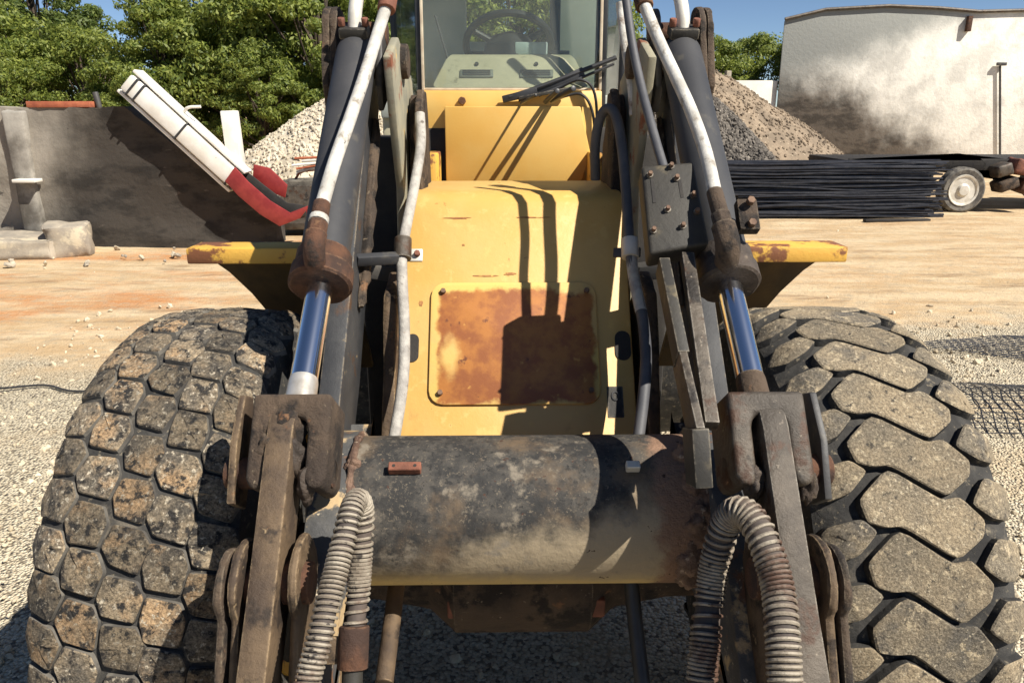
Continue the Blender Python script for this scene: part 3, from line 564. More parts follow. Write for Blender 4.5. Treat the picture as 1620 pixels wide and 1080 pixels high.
for i in range(216):
    lay = i // 12; z = 0.02 + lay * 0.059 + random.uniform(-.03, .03); y = 15.0 + 0.06 * (i % 12) + lay * 0.010 + random.uniform(-.03, .03)
    x0 = (5.0 - 0.06 * lay if lay < 7 else 4.1 - 0.04 * lay) + random.uniform(-.35, .25); x1 = 8.72 + random.uniform(-.45, .12); dz = random.uniform(-.045, .045)
    MB().tube(smooth([(x0, y, max(z - dz, 0.0)), (x0 * .65 + x1 * .35, y + random.uniform(-.04, .04), max(z + random.uniform(-.05, .04), 0.0)), (x0 * .3 + x1 * .7, y, max(z + random.uniform(-.05, .04), 0.0)), (x1, y + random.uniform(-.05, .05), max(z + dz, 0.0))], 3), random.choice((0.014, 0.02, 0.028)), 7).build('steel_rod', 'rod_steel', rb)
tag(MB().box((7.6, 14.6, 0.0), (1.3, 0.12, 0.05), Matrix.Rotation(R(3), 3, 'Z')).build('plank', 'dark', None, 0.01), 'thin dark plank lying on sand before the rods', 'plank')

# ------------------------------------------------------------------ wire mesh on the ground
def wire_sheet(name, org, u, v, nu, nv, bend, r, label):
    vs, fs = [], []; g = MB(); org = Vector(org); u = Vector(u); v = Vector(v)
    def P(s, t):
        q = org + u * s + v * t; return q + Vector((0.03 * noise.noise(q * 3), 0.03 * noise.noise(q * 3 + Vector((5, 0, 0))), bend * math.sin(math.pi * t) * (0.6 + 0.6 * s) + 0.03 * noise.noise(q * 2.2) + 0.02))
    for i in range(nu + 1): g.tube([P(i / nu, j / 14) for j in range(15)], r * 1.3, 5)
    for j in range(nv + 1): g.tube([P(i / 12, j / nv) for i in range(13)], r, 5)
    return tag(g.build(name, 'rod_steel', None), label, 'wire mesh')
wire_sheet('wire_mesh', (3.02, 4.55, 0), (1.5, -0.10, 0), (0.28, 0.95, 0), 22, 16, 0.10, 0.0035, 'bulging roll of rusty wire mesh on gravel beside the tyre')
wire_sheet('wire_mesh', (3.55, 6.5, 0), (1.9, -0.85, 0), (1.9, 0.25, 0), 26, 24, 0.05, 0.0032, 'flat dark wire mesh sheet on gravel past the bulging mesh roll')

# ------------------------------------------------------------------ trees
def make_tree(h, rx, nclump, nleaf, lmat, seed, name='broadleaf_tree'):
    random.seed(seed); root = empty(name, (0, 0, 0), 'x', 'tree'); tk = MB(); cl = []
    for i in range(nclump):
        t = random.random() ** 0.8; z = h * (0.12 + 0.86 * t); env = rx * (math.sin(math.pi * min(1, (0.22 + 0.78 * t))) ** 0.7 + 0.12); a = random.uniform(0, 2 * math.pi); rr = env * math.sqrt(random.uniform(0.25, 1.0))
        cl.append(Vector((rr * math.cos(a), rr * math.sin(a), z + random.uniform(-.2, .2))))
    tk.tube([(0, 0, -0.1), (0.05, 0, h * 0.3), (0.0, 0.08, h * 0.6), (0.05, 0, h * 0.9)], [h * 0.028, h * 0.022, h * 0.014, h * 0.004], 10)
    for c in cl[::3]: tk.tube([(0, 0, c.z * 0.55), c * 0.5 + Vector((0, 0, c.z * 0.22)), c], [h * 0.009, h * 0.006, h * 0.002], 6)
    tk.build('trunk', 'bark', root)
    vs, fs = [], []
    for c in cl:
        cr = random.uniform(0.34, 0.72) * rx * 0.36; 
        for k in range(nleaf):
            dv = Vector((random.gauss(0, 1), random.gauss(0, 1), random.gauss(0, 1))).normalized() * cr * random.uniform(0.55, 1.08); dv.z *= 0.62
            p = c + dv; s = random.uniform(.036, .080); nn = (dv.normalized() + Vector((random.gauss(0, .5), random.gauss(0, .5), random.gauss(0.25, .5)))).normalized()
            u = nn.orthogonal().normalized(); u = Quaternion(nn, random.uniform(0, 6.28)) @ u; v = nn.cross(u); b = len(vs)
            vs += [p - u * s * 1.5, p + v * s * 0.6, p + u * s * 1.5, p - v * s * 0.6]; fs.append((b, b + 1, b + 2, b + 3))
    mesh_obj('crown', vs, fs, lmat, root)
    return root
def copy_tree(o, loc, rz, sc, label, group):
    c = o.copy(); COL.objects.link(c); c.location = loc; c.rotation_euler = (0, 0, rz); c.scale = (sc, sc, sc); tag(c, label, 'tree', group)
    for ch_ in [q for q in bpy.data.objects if q.parent == o]:
        d_ = ch_.copy(); COL.objects.link(d_); d_.parent = c
    return c
protos = [make_tree(7.2, 2.6, 125, 230, 'leaf_a', 31), make_tree(6.4, 3.0, 125, 230, 'leaf_a', 32), make_tree(8.0, 2.5, 125, 230, 'leaf_b', 33)]
used = [False] * 3
def tree(kind, x, y, rz, sc, label, group):
    o = protos[kind]
    if not used[kind]:
        used[kind] = True; o.location = (x, y, 0); o.rotation_euler = (0, 0, rz); o.scale = (sc, sc, sc); tag(o, label, 'tree', group)
    else: copy_tree(o, (x, y, 0), rz, sc, label, group)
GL = 'trees in a row behind the weathered wall'
TL = ['bright green leafy tree growing behind the weathered wall', 'broad rounded green tree growing behind the weathered wall', 'tall dark green tree standing behind the leafy row']
for kind, x, y, rz, sc in ((1, -20.5, 28, 0.3, 1.0), (0, -17.4, 27, 1.2, 0.86), (2, -18.0, 32, 2.0, 0.98), (1, -14.2, 27.5, 2.2, 0.72), (0, -11.0, 26.5, 3.1, 0.80), (2, -10.6, 31, 0.5, 1.0), (1, -8.6, 27.5, 4.4, 1.0), (0, -6.0, 26.5, 5.0, 1.05), (2, -4.4, 30, 1.0, 1.05), (1, -2.6, 27, 0.2, 1.0), (0, 0.6, 27.5, 1.9, 1.0), (1, 3.2, 28.5, 3.3, 0.9), (2, -19.0, 33, 4.0, 0.95), (0, -8.0, 32, 4.2, 1.15), (1, -16.0, 25.5, 5.2, 0.6), (1, -11.2, 25, 1.4, 0.5), (0, -7.4, 24.6, 2.6, 0.55), (1, -4.8, 24.8, 0.9, 0.62), (0, -24.2, 29, 2.3, 1.0), (1, -28.0, 28, 4.6, 1.05), (2, -31.5, 31, 0.7, 1.0), (1, -35.5, 29, 3.0, 1.0)):
    tree(kind, x, y, rz, sc, TL[kind] if sc > 0.65 else 'low bushy green tree filling the gap under the taller row', GL)
GR = 'trees beyond the boundary wall'
for kind, x, y, rz, sc in ((0, 8.6, 32, 0.8, 0.66), (1, 10.6, 33, 2.8, 0.76), (2, 6.4, 33, 1.8, 0.62)):
    tree(kind, x, y, rz, sc, ['slim green tree rising beyond the white boundary wall', 'round green tree beyond the boundary wall beside the trailer', 'dark green tree beyond the tan gravel pile'][kind], GR)
for kind, x, y, rz, sc in ((1, 29.0, 34, 1.1, 1.0), (0, 33.0, 33, 2.5, 1.0), (2, 37.5, 35, 0.4, 1.0), (1, 42.0, 33, 5.0, 1.0)): tree(kind, x, y, rz, sc, 'green tree standing past the far end of the pale shed', 'trees past the shed')
random.seed(99)
# ------------------------------------------------------------------ wheel loader
LO = empty('wheel_loader', (0, 2.087, 0), 'worn yellow wheel loader with grey lift arms and big dusty tyres', 'wheel loader')
WC_Y, WC_Z, TR, HW = 2.087, 0.742, 0.748, 0.225

def prof_r(x):
    ax = abs(x); r = TR - 0.30 * ax * ax
    if ax > 0.14: r -= 0.034 * ((ax - 0.14) / 0.085) ** 2
    return r
def rounded(poly, k=0.28):
    out = []; n = len(poly)
    for i in range(n):
        p0, p, p1 = Vector(poly[i - 1]), Vector(poly[i]), Vector(poly[(i + 1) % n])
        a_ = p.lerp(p0, k); b_ = p.lerp(p1, k)
        out += [a_, a_.lerp(p, 0.55).lerp(b_.lerp(p, 0.55), 0.5), b_]
    return out
def tread_block(name, poly, depth, m, fan, seed, k=0.28, ins=0.9):
    random.seed(seed); pl = rounded(poly, k); n = len(pl); cx = sum(p.x for p in pl) / n; cy = sum(p.y for p in pl) / n; c = Vector((cx, cy)); vs, fs = [], []
    def P(q, dr):
        x = max(-0.236, min(0.236, q.x)); th = q.y / TR; r = prof_r(x) + dr
        return (x, -r * math.sin(-th) if False else -r * math.sin(th) * -1, r * math.cos(th))
    def off(s):   # shift each outline point toward/away from the centre by a fixed distance
        return [p + (c - p).normalized() * s for p in pl]
    rings = [(off(0.0 if depth < 0.02 else -0.004), -depth), (off(0.002 if depth < 0.02 else -0.001), -0.0035), (off(0.005 if depth < 0.02 else 0.0035), -0.0004)]
    for pts, dr in rings:
        for p in pts: vs.append(P(p, dr))
    for r_ in range(len(rings) - 1):
        for i in range(n): j = (i + 1) % n; fs.append((r_ * n + i, r_ * n + j, (r_ + 1) * n + j, (r_ + 1) * n + i))
    t = (len(rings) - 1) * n
    if fan:
        b = len(vs)
        for p in pl: vs.append(P(p.lerp(c, 0.5), random.uniform(-.003, .003)))
        vs.append(P(c, random.uniform(-.002, .003)))
        for i in range(n): j = (i + 1) % n; fs += [(t + i, t + j, b + j, b + i), (b + i, b + j, b + n)]
    else: fs.append(tuple(t + i for i in range(n)))
    mb = MB(); mb.add(vs, fs)
    bm = bmesh.new(); V = [bm.verts.new(v) for v in mb.v]
    for f in mb.f: bm.faces.new([V[i] for i in f])
    bmesh.ops.recalc_face_normals(bm, faces=bm.faces[:])
    if sum((f.normal.dot(f.calc_center_median() - Vector((cx, 0, 0)))) for f in bm.faces) < 0: bmesh.ops.reverse_faces(bm, faces=bm.faces[:])
    bmesh.ops.triangulate(bm, faces=[f for f in bm.faces if len(f.verts) > 4])
    for f in bm.faces:
        ce = f.calc_center_median(); rad = Vector((0, ce.y, ce.z)).normalized()
        f.material_index = 1 if abs(f.normal.dot(rad)) < 0.45 and Vector((0, ce.y, ce.z)).length < prof_r(max(-.236, min(.236, ce.x))) - 0.003 else 0
    me = bpy.data.meshes.new(name); bm.to_mesh(me); bm.free(); me.materials.append(MATS[m]); me.materials.append(MATS['rubber' if depth < 0.02 else 'rubber_dark'])  # bar flanks: dark undusted rubber, also standing in for groove shadow
    me.polygons.foreach_set('use_smooth', [True] * len(me.polygons)); me.set_sharp_from_angle(angle=R(26)); return me
def carcass(name, loc, groove, m, parent):
    pr = [(-0.19, 0.36), (-0.228, 0.42), (-0.238, 0.52), (-0.236, 0.60)] + [(x, prof_r(x) - groove) for x in [(-0.224 + 0.448 * i / 22) for i in range(23)]] + [(0.236, 0.60), (0.238, 0.52), (0.228, 0.42), (0.19, 0.36)]
    mb = MB()._lathe(pr, Vector((0, 0, 0)), Vector((1, 0, 0)), 96)
    o = mb.build(name, m, None); o.parent = parent; o.matrix_parent_inverse = Matrix.Translation(-parent.location); o.location = loc
    for s in (-1, 1):
        rm = MB()._lathe([(s * 0.185, 0.37), (s * 0.20, 0.365), (s * 0.19, 0.33), (s * 0.08, 0.30), (s * 0.07, 0.14), (s * 0.13, 0.13), (s * 0.14, 0.0001)], Vector((0, 0, 0)), Vector((1, 0, 0)), 40).build('rim', 'yellow_rusty', None); rm.parent = o
        for q in range(10):
            aa = q * math.pi / 5
            nt_ = MB().cyl((s * 0.072, 0.22 * math.cos(aa), 0.22 * math.sin(aa)), (s * 0.10, 0.22 * math.cos(aa), 0.22 * math.sin(aa)), 0.018, 6).build('wheel_nut', 'rust', None); nt_.parent = o
    return o
# honeycomb tyre
wl = carcass('front_wheel', (-0.880, WC_Y, WC_Z), 0.015, 'rubber_dark', LO)
tag(wl, 'front wheel whose tyre has worn honeycomb tread')
NR, NC = 44, 5; pitch = 2 * math.pi * TR / NR; cw = 0.452 / NC; sets = []
for c in range(NC):
    xc = -0.226 + cw * (c + 0.5); var = []
    for v in range(4):
        random.seed(100 + c * 7 + v); base = [(-.56, .02), (-.39, .50), (.36, .36), (.56, -.02), (.36, -.57), (-.39, -.42)]
        poly = [(xc + (a + random.uniform(-.07, .07)) * cw * 1.02, (b + random.uniform(-.045, .045)) * pitch * 0.985) for a, b in base]
        var.append(tread_block('tread_block', poly, 0.016, 'tread_a', True, 300 + c * 9 + v, 0.13))
    sets.append(var)
random.seed(5)
for r_ in range(NR):
    for c in range(NC):
        o = bpy.data.objects.new('tread_block', random.choice(sets[c])); COL.objects.link(o); o.parent = wl
        th = (r_ + (0.5 if c % 2 else 0.0) + random.uniform(-.04, .04)) * 2 * math.pi / NR; o.rotation_euler = (th, 0, 0)
        k = random.uniform(0.996, 1.001); o.scale = (1, k, k)
# bar tread tyre
wr_ = carcass('front_wheel', (0.880, WC_Y, WC_Z), 0.025, 'rubber_dark', LO)
tag(wr_, 'front wheel whose tyre has broad zigzag tread bars')
NB = 34; PB = 2 * math.pi * TR / NB / 0.135
bar = [(-.129, .030), (-.054, .092), (.045, .012), (.086, .024), (.128, -.022), (.118, -.046), (.052, -.092), (-.048, -.014), (-.086, -.017), (-.118, -.010)]
lb = [(-.240, .052), (-.205, .112), (-.140, .125), (-.108, .098), (-.152, .048), (-.20, .030)]
rbk = [(.118, .022), (.165, .082), (.240, .070), (.240, .012), (.205, -.014), (.165, -.012)]
bar = [(-.136, .032), (-.058, .100), (.046, .026), (.090, .036), (.137, -.018), (.126, -.056), (.058, -.104), (-.048, -.028), (-.090, -.031), (-.126, -.022)]; pats = []
for v in range(3):
    random.seed(40 + v); J = lambda pl: [(a + random.uniform(-.003, .003), b * PB * 0.97 + random.uniform(-.003, .003)) for a, b in pl]
    pats.append([tread_block('tread_bar', J(bar), 0.028, 'tread_b', False, v, 0.20), tread_block('shoulder_block', J(lb), 0.028, 'tread_b', True, v, 0.20), tread_block('shoulder_block', J(rbk), 0.028, 'tread_b', True, v, 0.20)])
random.seed(6)
for r_ in range(NB):
    for q in range(3):
        o = bpy.data.objects.new('tread_bar' if q == 0 else 'shoulder_block', random.choice(pats)[q]); COL.objects.link(o); o.parent = wr_; o.rotation_euler = (r_ * 2 * math.pi / NB, 0, 0)
# rear wheels
for x in (-0.865, 0.865):
    rw = carcass('rear_wheel', (x, 4.75, WC_Z), 0.02, 'rubber_dark', LO)

def bolt(p, n, r, parent, m='bolt', h=0.012):
    p = Vector(p); n = Vector(n).normalized(); k = MB(); k.cyl(p - n * 0.004, p + n * h, r, 6); return k.build('bolt', m, parent, r * 0.15, 1)

# frame: sloping front plate with its access panel
e = Vector((0, 0.46, 0.64)).normalized(); pn = Vector((0, -0.64, 0.46)).normalized(); P0 = Vector((0, 2.06, 1.13))
def PL(x, s, o=0.0): return Vector((x, 0, 0)) + P0 + e * s + pn * o
pr = [PL(0, -0.35)]; pr += [PL(0, s) for s in (0.0, 0.5, 0.725)]
q1 = PL(0, 0.735)
pr += [Vector((0, 2.508, 1.757)), Vector((0, 2.54, 1.779)), Vector((0, 2.59, 1.788)), Vector((0, 2.95, 1.79)), Vector((0, 2.95, 0.85)), Vector((0, 2.2, 0.75))]
fp = MB().prism([(v.y, v.z) for v in pr], -0.365, 0.345).build('front_plate', 'yellow', LO, 0.010, 2)
mat('rust_panel', YEL2, (0.66, 0.45, 0.12), 5, 0.6, 0, 0.1, 80)
def rust_panel_mat():
    m = MATS['rust_panel']; nt = m.node_tree; N = nt.nodes; L = nt.links; bs = N['Principled BSDF']
    src = bs.inputs['Base Color'].links[0].from_socket; tc = N.new('ShaderNodeTexCoord'); sp_ = N.new('ShaderNodeSeparateXYZ'); L.new(tc.outputs['Object'], sp_.inputs[0])
    def mth(op, a, b=0.0):
        x = N.new('ShaderNodeMath'); x.operation = op
        for i, v in ((0, a), (1, b)):
            if isinstance(v, (int, float)): x.inputs[i].default_value = v
            else: L.new(v, x.inputs[i])
        return x.outputs[0]
    def nz(sc):
        n = N.new('ShaderNodeTexNoise'); n.inputs['Scale'].default_value = sc; n.inputs['Detail'].default_value = 8; n.inputs['Roughness'].default_value = 0.62; L.new(tc.outputs['Object'], n.inputs['Vector']); return n.outputs['Fac']
    def mr(s, lo, hi):
        r = N.new('ShaderNodeMapRange'); r.interpolation_type = 'SMOOTHSTEP'; r.inputs[1].default_value = lo; r.inputs[2].default_value = hi; L.new(s, r.inputs[0]); return r.outputs[0]
    def mix(a, b, f):
        x = N.new('ShaderNodeMix'); x.data_type = 'RGBA'
        for v, i in ((a, 6), (b, 7)):
            if isinstance(v, tuple): x.inputs[i].default_value = (*v, 1)
            else: L.new(v, x.inputs[i])
        L.new(f, x.inputs[0]); return x.outputs[2]
    # distance inside the panel edge (panel centre x -0.02, z 1.355)
    dx = mth('SUBTRACT', 0.244, mth('ABSOLUTE', mth('SUBTRACT', sp_.outputs[0], -0.012)))
    dz = mth('SUBTRACT', 0.152, mth('ABSOLUTE', mth('SUBTRACT', sp_.outputs[2], 1.358)))
    dd = mth('ADD', mth('MINIMUM', dx, dz), mth('MULTIPLY', mth('SUBTRACT', nz(14), 0.5), 0.07))
    f = mr(dd, -0.004, 0.014)
    # bare yellow island near one side
    ix = mth('SUBTRACT', sp_.outputs[0], -0.215); iz = mth('MULTIPLY', mth('SUBTRACT', sp_.outputs[2], 1.335), 0.62)
    il = mth('ADD', mth('SQRT', mth('ADD', mth('MULTIPLY', ix, ix), mth('MULTIPLY', iz, iz))), mth('MULTIPLY', mth('SUBTRACT', nz(20), 0.5), 0.05))
    f = mth('MULTIPLY', f, mr(il, 0.012, 0.040))
    f = mth('MULTIPLY', f, mr(nz(7), 0.14, 0.26))
    rc = mix((0.40, 0.155, 0.035), (0.26, 0.085, 0.026), mr(nz(12), 0.40, 0.62)); rc = mix(rc, (0.15, 0.05, 0.022), mr(nz(17), 0.62, 0.68))
    rc = mix(rc, (0.50, 0.24, 0.06), mr(nz(30), 0.62, 0.70))
    L.new(mix(src, rc, f), bs.inputs['Base Color'])
rust_panel_mat()
def rrect(x0, x1, s0, s1, r, o):
    pts = []
    for cx, cs, a0 in ((x1 - r, s1 - r, 0), (x0 + r, s1 - r, 90), (x0 + r, s0 + r, 180), (x1 - r, s0 + r, 270)):
        for q in range(5): a_ = R(a0 + 22.5 * q); pts.append(PL(cx + r * math.cos(a_), cs + r * math.sin(a_), o))
    return pts
ap = MB().slab(rrect(-0.278, 0.238, 0.092, 0.486, 0.045, 0.001), pn, 0.009).build('access_panel', 'rust_panel', LO, 0.003, 2)
for x, s in ((-0.240, 0.455), (0.208, 0.455), (-0.243, 0.128), (0.210, 0.133)): bolt(PL(x, s, 0.010), pn, 0.009, ap)
def pill(x0, x1, s0, s1, m, name): return MB().slab(rrect(x0, x1, s0, s1, min(x1 - x0, s1 - s0) * 0.48, 0.0005), pn, 0.003).build(name, m, LO)
pill(-0.352, -0.312, 0.228, 0.318, 'dark', 'slot'); pill(0.290, 0.338, 0.230, 0.325, 'dark', 'slot')
st = MB().slab(rrect(0.258, 0.306, 0.052, 0.148, 0.003, 0.0005), pn, 0.0015).build('sticker', 'cover_steel', LO)
rg = MB(); rg.tube([PL(0.282 + 0.010 * math.cos(t * math.pi / 8), 0.118 + 0.013 * math.sin(t * math.pi / 8), 0.003) for t in range(17)], 0.0028, 6); rg.build('ring_mark', 'black_plastic', st)
for x, s in ((-0.10, 0.70), (0.2, 0.72)): bolt(PL(x, s, 0.002), pn, 0.006, LO, h=0.004) if False else None
def chip(x, s, w_, h_, seed, m='rust'):
    random.seed(seed); pts = []
    for q in range(14):
        a_ = q * math.pi / 7; k_ = random.uniform(.55, 1.1); pts.append(PL(x + w_ * k_ * math.cos(a_), s + h_ * k_ * math.sin(a_), 0.0006))
    MB().slab(pts, pn, 0.0008).build('rust_patch', m, fp)
for x, s, w_, h_, sd_ in ((-0.20, 0.716, 0.05, 0.004, 1), (0.04, 0.718, 0.06, 0.003, 2), (-0.10, 0.512, 0.05, 0.004, 4), (-0.03, 0.518, 0.022, 0.005, 5), (-0.31, 0.42, 0.007, 0.012, 6), (-0.18, 0.62, 0.006, 0.005, 7)): chip(x, s, w_, h_, sd_, 'rust_chip')
random.seed(77)
# frame cheeks and towers
for s in (-1, 1):
    c = MB().prism([(2.02, 1.05), (2.12, 1.30), (2.22, 1.52), (2.36, 1.56), (2.50, 1.40), (2.50, 0.85), (2.10, 0.85)], s * 0.372 if s > 0 else -0.412, 0.412 if s > 0 else -0.372)
    c.build('frame_cheek', 'tan_steel', LO, 0.008, 2, 2, 0.006, 9)
    xo = 0.395; x0, x1 = (s * xo - 0.013, s * xo + 0.013)
    MB().prism([(2.40, 2.20), (2.60, 2.27), (2.95, 2.15), (3.05, 1.75), (2.95, 0.95), (2.35, 0.95), (2.53, 1.45), (2.58, 1.80), (2.50, 1.95)], x0, x1).build('tower_plate', 'tower_paint', LO, 0.006, 2)
    for q, (xa, y0, zt) in enumerate(((0.335, 2.72, 2.115), (0.366, 2.80, 2.10))):
        MB().prism([(y0 - 0.10, zt - 0.35), (y0 - 0.03, zt - 0.05), (y0 + 0.03, zt), (y0 + 0.14, zt - 0.01), (y0 + 0.22, zt - 0.2), (y0 + 0.15, 1.4), (y0 - 0.05, 1.4)], s * xa - 0.013, s * xa + 0.013).build('pivot_plate', 'mud_steel', LO, 0.006, 2, 2, 0.008, 11)
    MB().box((s * 0.418, 2.76, 2.19), (0.03, 0.04, 0.055)).build('grease_block', 'trim_cream', LO, 0.004)
    MB().prism([(2.10, 0.85), (2.95, 0.85), (2.95, 1.6), (2.45, 1.6), (2.25, 1.2)], s * 0.30 - 0.02, s * 0.30 + 0.02).build('frame_web', 'dark', LO)

# lift arms
TCV = Vector((0, 1.700, 1.093))
ARM_R = [(2.78, 2.28), (2.70, 2.30), (2.55, 2.09), (2.20, 1.72), (2.00, 1.50), (1.80, 1.29), (1.66, 1.19), (1.60, 1.0), (1.85, 1.05), (2.10, 1.27), (2.40, 1.62), (2.70, 2.00), (2.82, 2.16)]
ARM_F = [(1.95, 1.16), (1.83, 1.25), (1.72, 1.285), (1.58, 1.238), (1.45, 1.205), (1.385, 1.13), (1.30, 1.035), (1.08, 0.78), (0.93, 0.60), (0.98, 0.50), (1.07, 0.50), (1.27, 0.75), (1.45, 0.90), (1.65, 0.90), (1.85, 1.04), (1.95, 1.22)]
for s in (-1, 1):
    am = MB().prism(ARM_R, *sorted((s * 0.476, s * 0.536))).build('lift_arm', 'arm_paint', LO, 0.007, 2)
    MB().prism(ARM_F, *sorted((s * 0.413, s * 0.484))).build('arm_fork', 'arm_muddy', am, 0.007, 2)
    wb = MB(); wb.tube([(s * 0.466, y, z) for y, z in ((2.60, 2.02), (2.42, 1.82), (2.30, 1.68), (2.20, 1.57), (2.14, 1.50))], [0.012, 0.018, 0.02, 0.018, 0.010], 10)
    wb.build('weld_bead', 'mud_steel', am, 0, 2, 3, 0.010, 34)
    wb = MB(); wb.tube([TCV + Vector((s * 0.410, -0.186 * math.cos(R(t)), 0.186 * math.sin(R(t)))) for t in range(-40, 125, 11)], [0.007 + 0.003 * abs(math.sin(t * 1.7)) for t in range(15)], 10)
    wb.build('weld_bead', 'rust_flaky', am, 0, 2, 2, 0.004, 60)
    MB().cyl((s * 0.36, 2.66, 2.20), (s * 0.50, 2.66, 2.20), 0.055, 20).build('pivot_pin', 'mud_steel', LO, 0.005)
# cross tube
TC = Vector((0, 1.700, 1.093)); TRD = 0.182; ct_ = MB()
ct_._lathe([(-0.416 + 0.832 * i / 24, TRD) for i in range(25)], TC, Vector((1, 0, 0)), 56); ct_.build('cross_tube', 'tube_paint', LO)
def on_tube(x, ang, o=0.0): return TC + Vector((x, -math.cos(ang) * (TRD + o), math.sin(ang) * (TRD + o)))
def tube_block(x, ang, wd, hh, th, m, name):
    n = Vector((0, -math.cos(ang), math.sin(ang))); up = Vector((0, math.sin(ang), math.cos(ang))); c = on_tube(x, ang, th / 2)
    rot = Matrix(((1, 0, 0), (0, up.y, n.y), (0, up.z, n.z))); return MB().box(c, (wd, hh, th), rot).build(name, m, LO, 0.002, 1), n
tb, n = tube_block(-0.284, R(58), 0.075, 0.022, 0.022, 'rust_red', 'tube_bracket')
for dx in (-0.025, 0.024): MB().cyl(on_tube(-0.284 + dx, R(58), 0.0215), on_tube(-0.284 + dx, R(58), 0.0228), 0.004, 10).build('bolt_hole', 'dark', tb)
tube_block(0.245, R(58), 0.032, 0.02, 0.022, 'pale_metal', 'tube_bracket')
# tilt cylinders, clevises, links, pivot plates
Ax = Vector((0, 2.568, 2.265)); Gx = Vector((0, 1.852, 1.658)); cd = (Gx - Ax).normalized()
for s in (-1, 1):
    X = Vector((s * 0.503, 0, 0)); body = MB()
    body._lathe([(0.045, 0.046), (0.055, 0.055), (0.08, 0.0605), (0.11, 0.0615), ((Gx - Ax).length - 0.03, 0.0615)], Ax + X, cd, 36)
    cy = body.build('tilt_cylinder', 'grey_paint', LO, 0)
    gl = (Gx - Ax).length
    g = MB(); g._lathe([(gl - 0.065, 0.063), (gl - 0.06, 0.069), (gl - 0.015, 0.071), (gl - 0.01, 0.076), (gl + 0.032, 0.078), (gl + 0.038, 0.071), (gl + 0.038, 0.036)], Ax + X, cd, 32)
    g.build('gland', 'rust' if s < 0 else 'greasy', cy, 0, 2, 0, 0.004, 16)
    rod_end = Vector((0, 1.533, 1.410)); rd = (rod_end - Gx)
    MB().cyl(Gx + X + cd * 0.03, Gx + X + rd * 0.86, 0.031, 32).build('rod', 'chrome', cy)
    MB()._lathe([(-0.011, 0.031), (0.0, 0.033), (0.08, 0.035), (0.11, 0.040)], Gx + X + rd * 0.78, rd.normalized(), 28).build('rod_end', 'chrome_weld' if s < 0 else 'mud_steel', cy, 0)
    # top flange, pipe, bolts
    fl = Ax + X + cd * 0.07 + Vector((0, -0.018, 0.057)); un = Vector((0, -0.35, 0.93)).normalized()
    MB().box(fl, (0.088, 0.065, 0.032), Matrix.Rotation(R(20), 3, 'X')).build('flange', 'cover_steel', cy, 0.006)
    pp = MB(); pp.tube(smooth([fl + Vector((0, 0, 0.0)), fl + Vector((s * -0.004, 0.01, 0.06)), fl + Vector((s * -0.008, 0.05, 0.12)), fl + Vector((s * -0.004, 0.10, 0.19))]), 0.021, 14); pp.build('pipe', 'pale_metal', cy)
    MB()._lathe([(-0.02, 0.027), (0.02, 0.027)], fl + Vector((s * -0.008, 0.05, 0.122)), Vector((0, 0.55, 0.8)), 16).build('clamp', 'rust_red', cy, 0.003)
    for dx in (-0.036, 0.036): bolt(fl + Vector((dx, -0.012, 0.018)), un, 0.012, cy, 'rust_red', 0.02)
    for xo, m_ in ((0.577, 'mud_steel'), (0.600, 'mud_steel'), (0.435, 'black_steel')):
        MB().prism([(2.62 + 0.08 * math.cos(t), 2.28 + 0.08 * math.sin(t)) for t in [R(k) for k in range(-60, 200, 20)]] + [(2.48, 2.12), (2.52, 2.04), (2.70, 2.12)], s * xo - 0.011, s * xo + 0.011).build('pivot_ear', m_, LO, 0.006, 2, 1, 0.006, 10)
    MB().cyl((s * 0.42, 2.62, 2.28), (s * 0.622, 2.62, 2.28), 0.037, 18).build('pivot_pin', 'rust', LO, 0.005)
    # clevis: a fork whose slot opens downward
    cl = MB(); D_ = Vector((0, -0.60, -0.80)); top = Vector((0, 1.545, 1.440)); ff = Vector((0, -0.80, 0.60))
    def bx_(x0, x1, t0, t1, h0, h1, mb):
        vs = []
        for t in (t0, t1):
            for h in (h0, h1):
                for x in (x0, x1): vs.append(top + D_ * t + ff * h + Vector((x, 0, 0)))
        mb.add(vs, [(0, 2, 3, 1), (4, 5, 7, 6), (0, 1, 5, 4), (2, 6, 7, 3), (0, 4, 6, 2), (1, 3, 7, 5)])
    xa, xb = sorted((s * 0.412, s * 0.574))
    cv = MB()
    out = [(xa, 0.0), (xb, 0.0), (xb, 0.175), (xb - 0.011, 0.197), (xb - 0.036, 0.197), (xb - 0.045, 0.175), (xb - 0.045, 0.07), (xb - 0.056, 0.05), (xa + 0.056, 0.05), (xa + 0.045, 0.07), (xa + 0.045, 0.175), (xa + 0.036, 0.197), (xa + 0.011, 0.197), (xa, 0.175)]
    n_ = len(out); vs = [top + Vector((x, 0, 0)) + D_ * t + ff * h for h in (-0.075, 0.080) for x, t in out]
    cv.add(vs, [tuple(range(n_)), tuple(range(2 * n_ - 1, n_ - 1, -1))] + [((i + 1) % n_, i, i + n_, (i + 1) % n_ + n_) for i in range(n_)])
    cvo = cv.build('clevis', 'mud_steel' if s < 0 else 'worn_steel', LO, 0.012, 3)
    # pin keeper plate outside
    kp = MB(); xk = s * 0.606; kp.slab([top + Vector((xk, 0, 0)) + D_ * t + ff * h for t, h in ((-0.02, -0.02), (-0.01, 0.03), (0.10, 0.05), (0.22, 0.03), (0.22, -0.05), (0.05, -0.06))], (s, 0, 0), 0.016)
    kp.build('keeper_plate', 'tan_steel' if s < 0 else 'black_steel', LO, 0.004)
    pc = top + D_ * 0.152
    MB().cyl(pc + Vector((s * 0.412, 0, 0)), pc + Vector((s * 0.637, 0, 0)), 0.033, 20).build('clevis_pin', 'rust', LO, 0.006, 2)
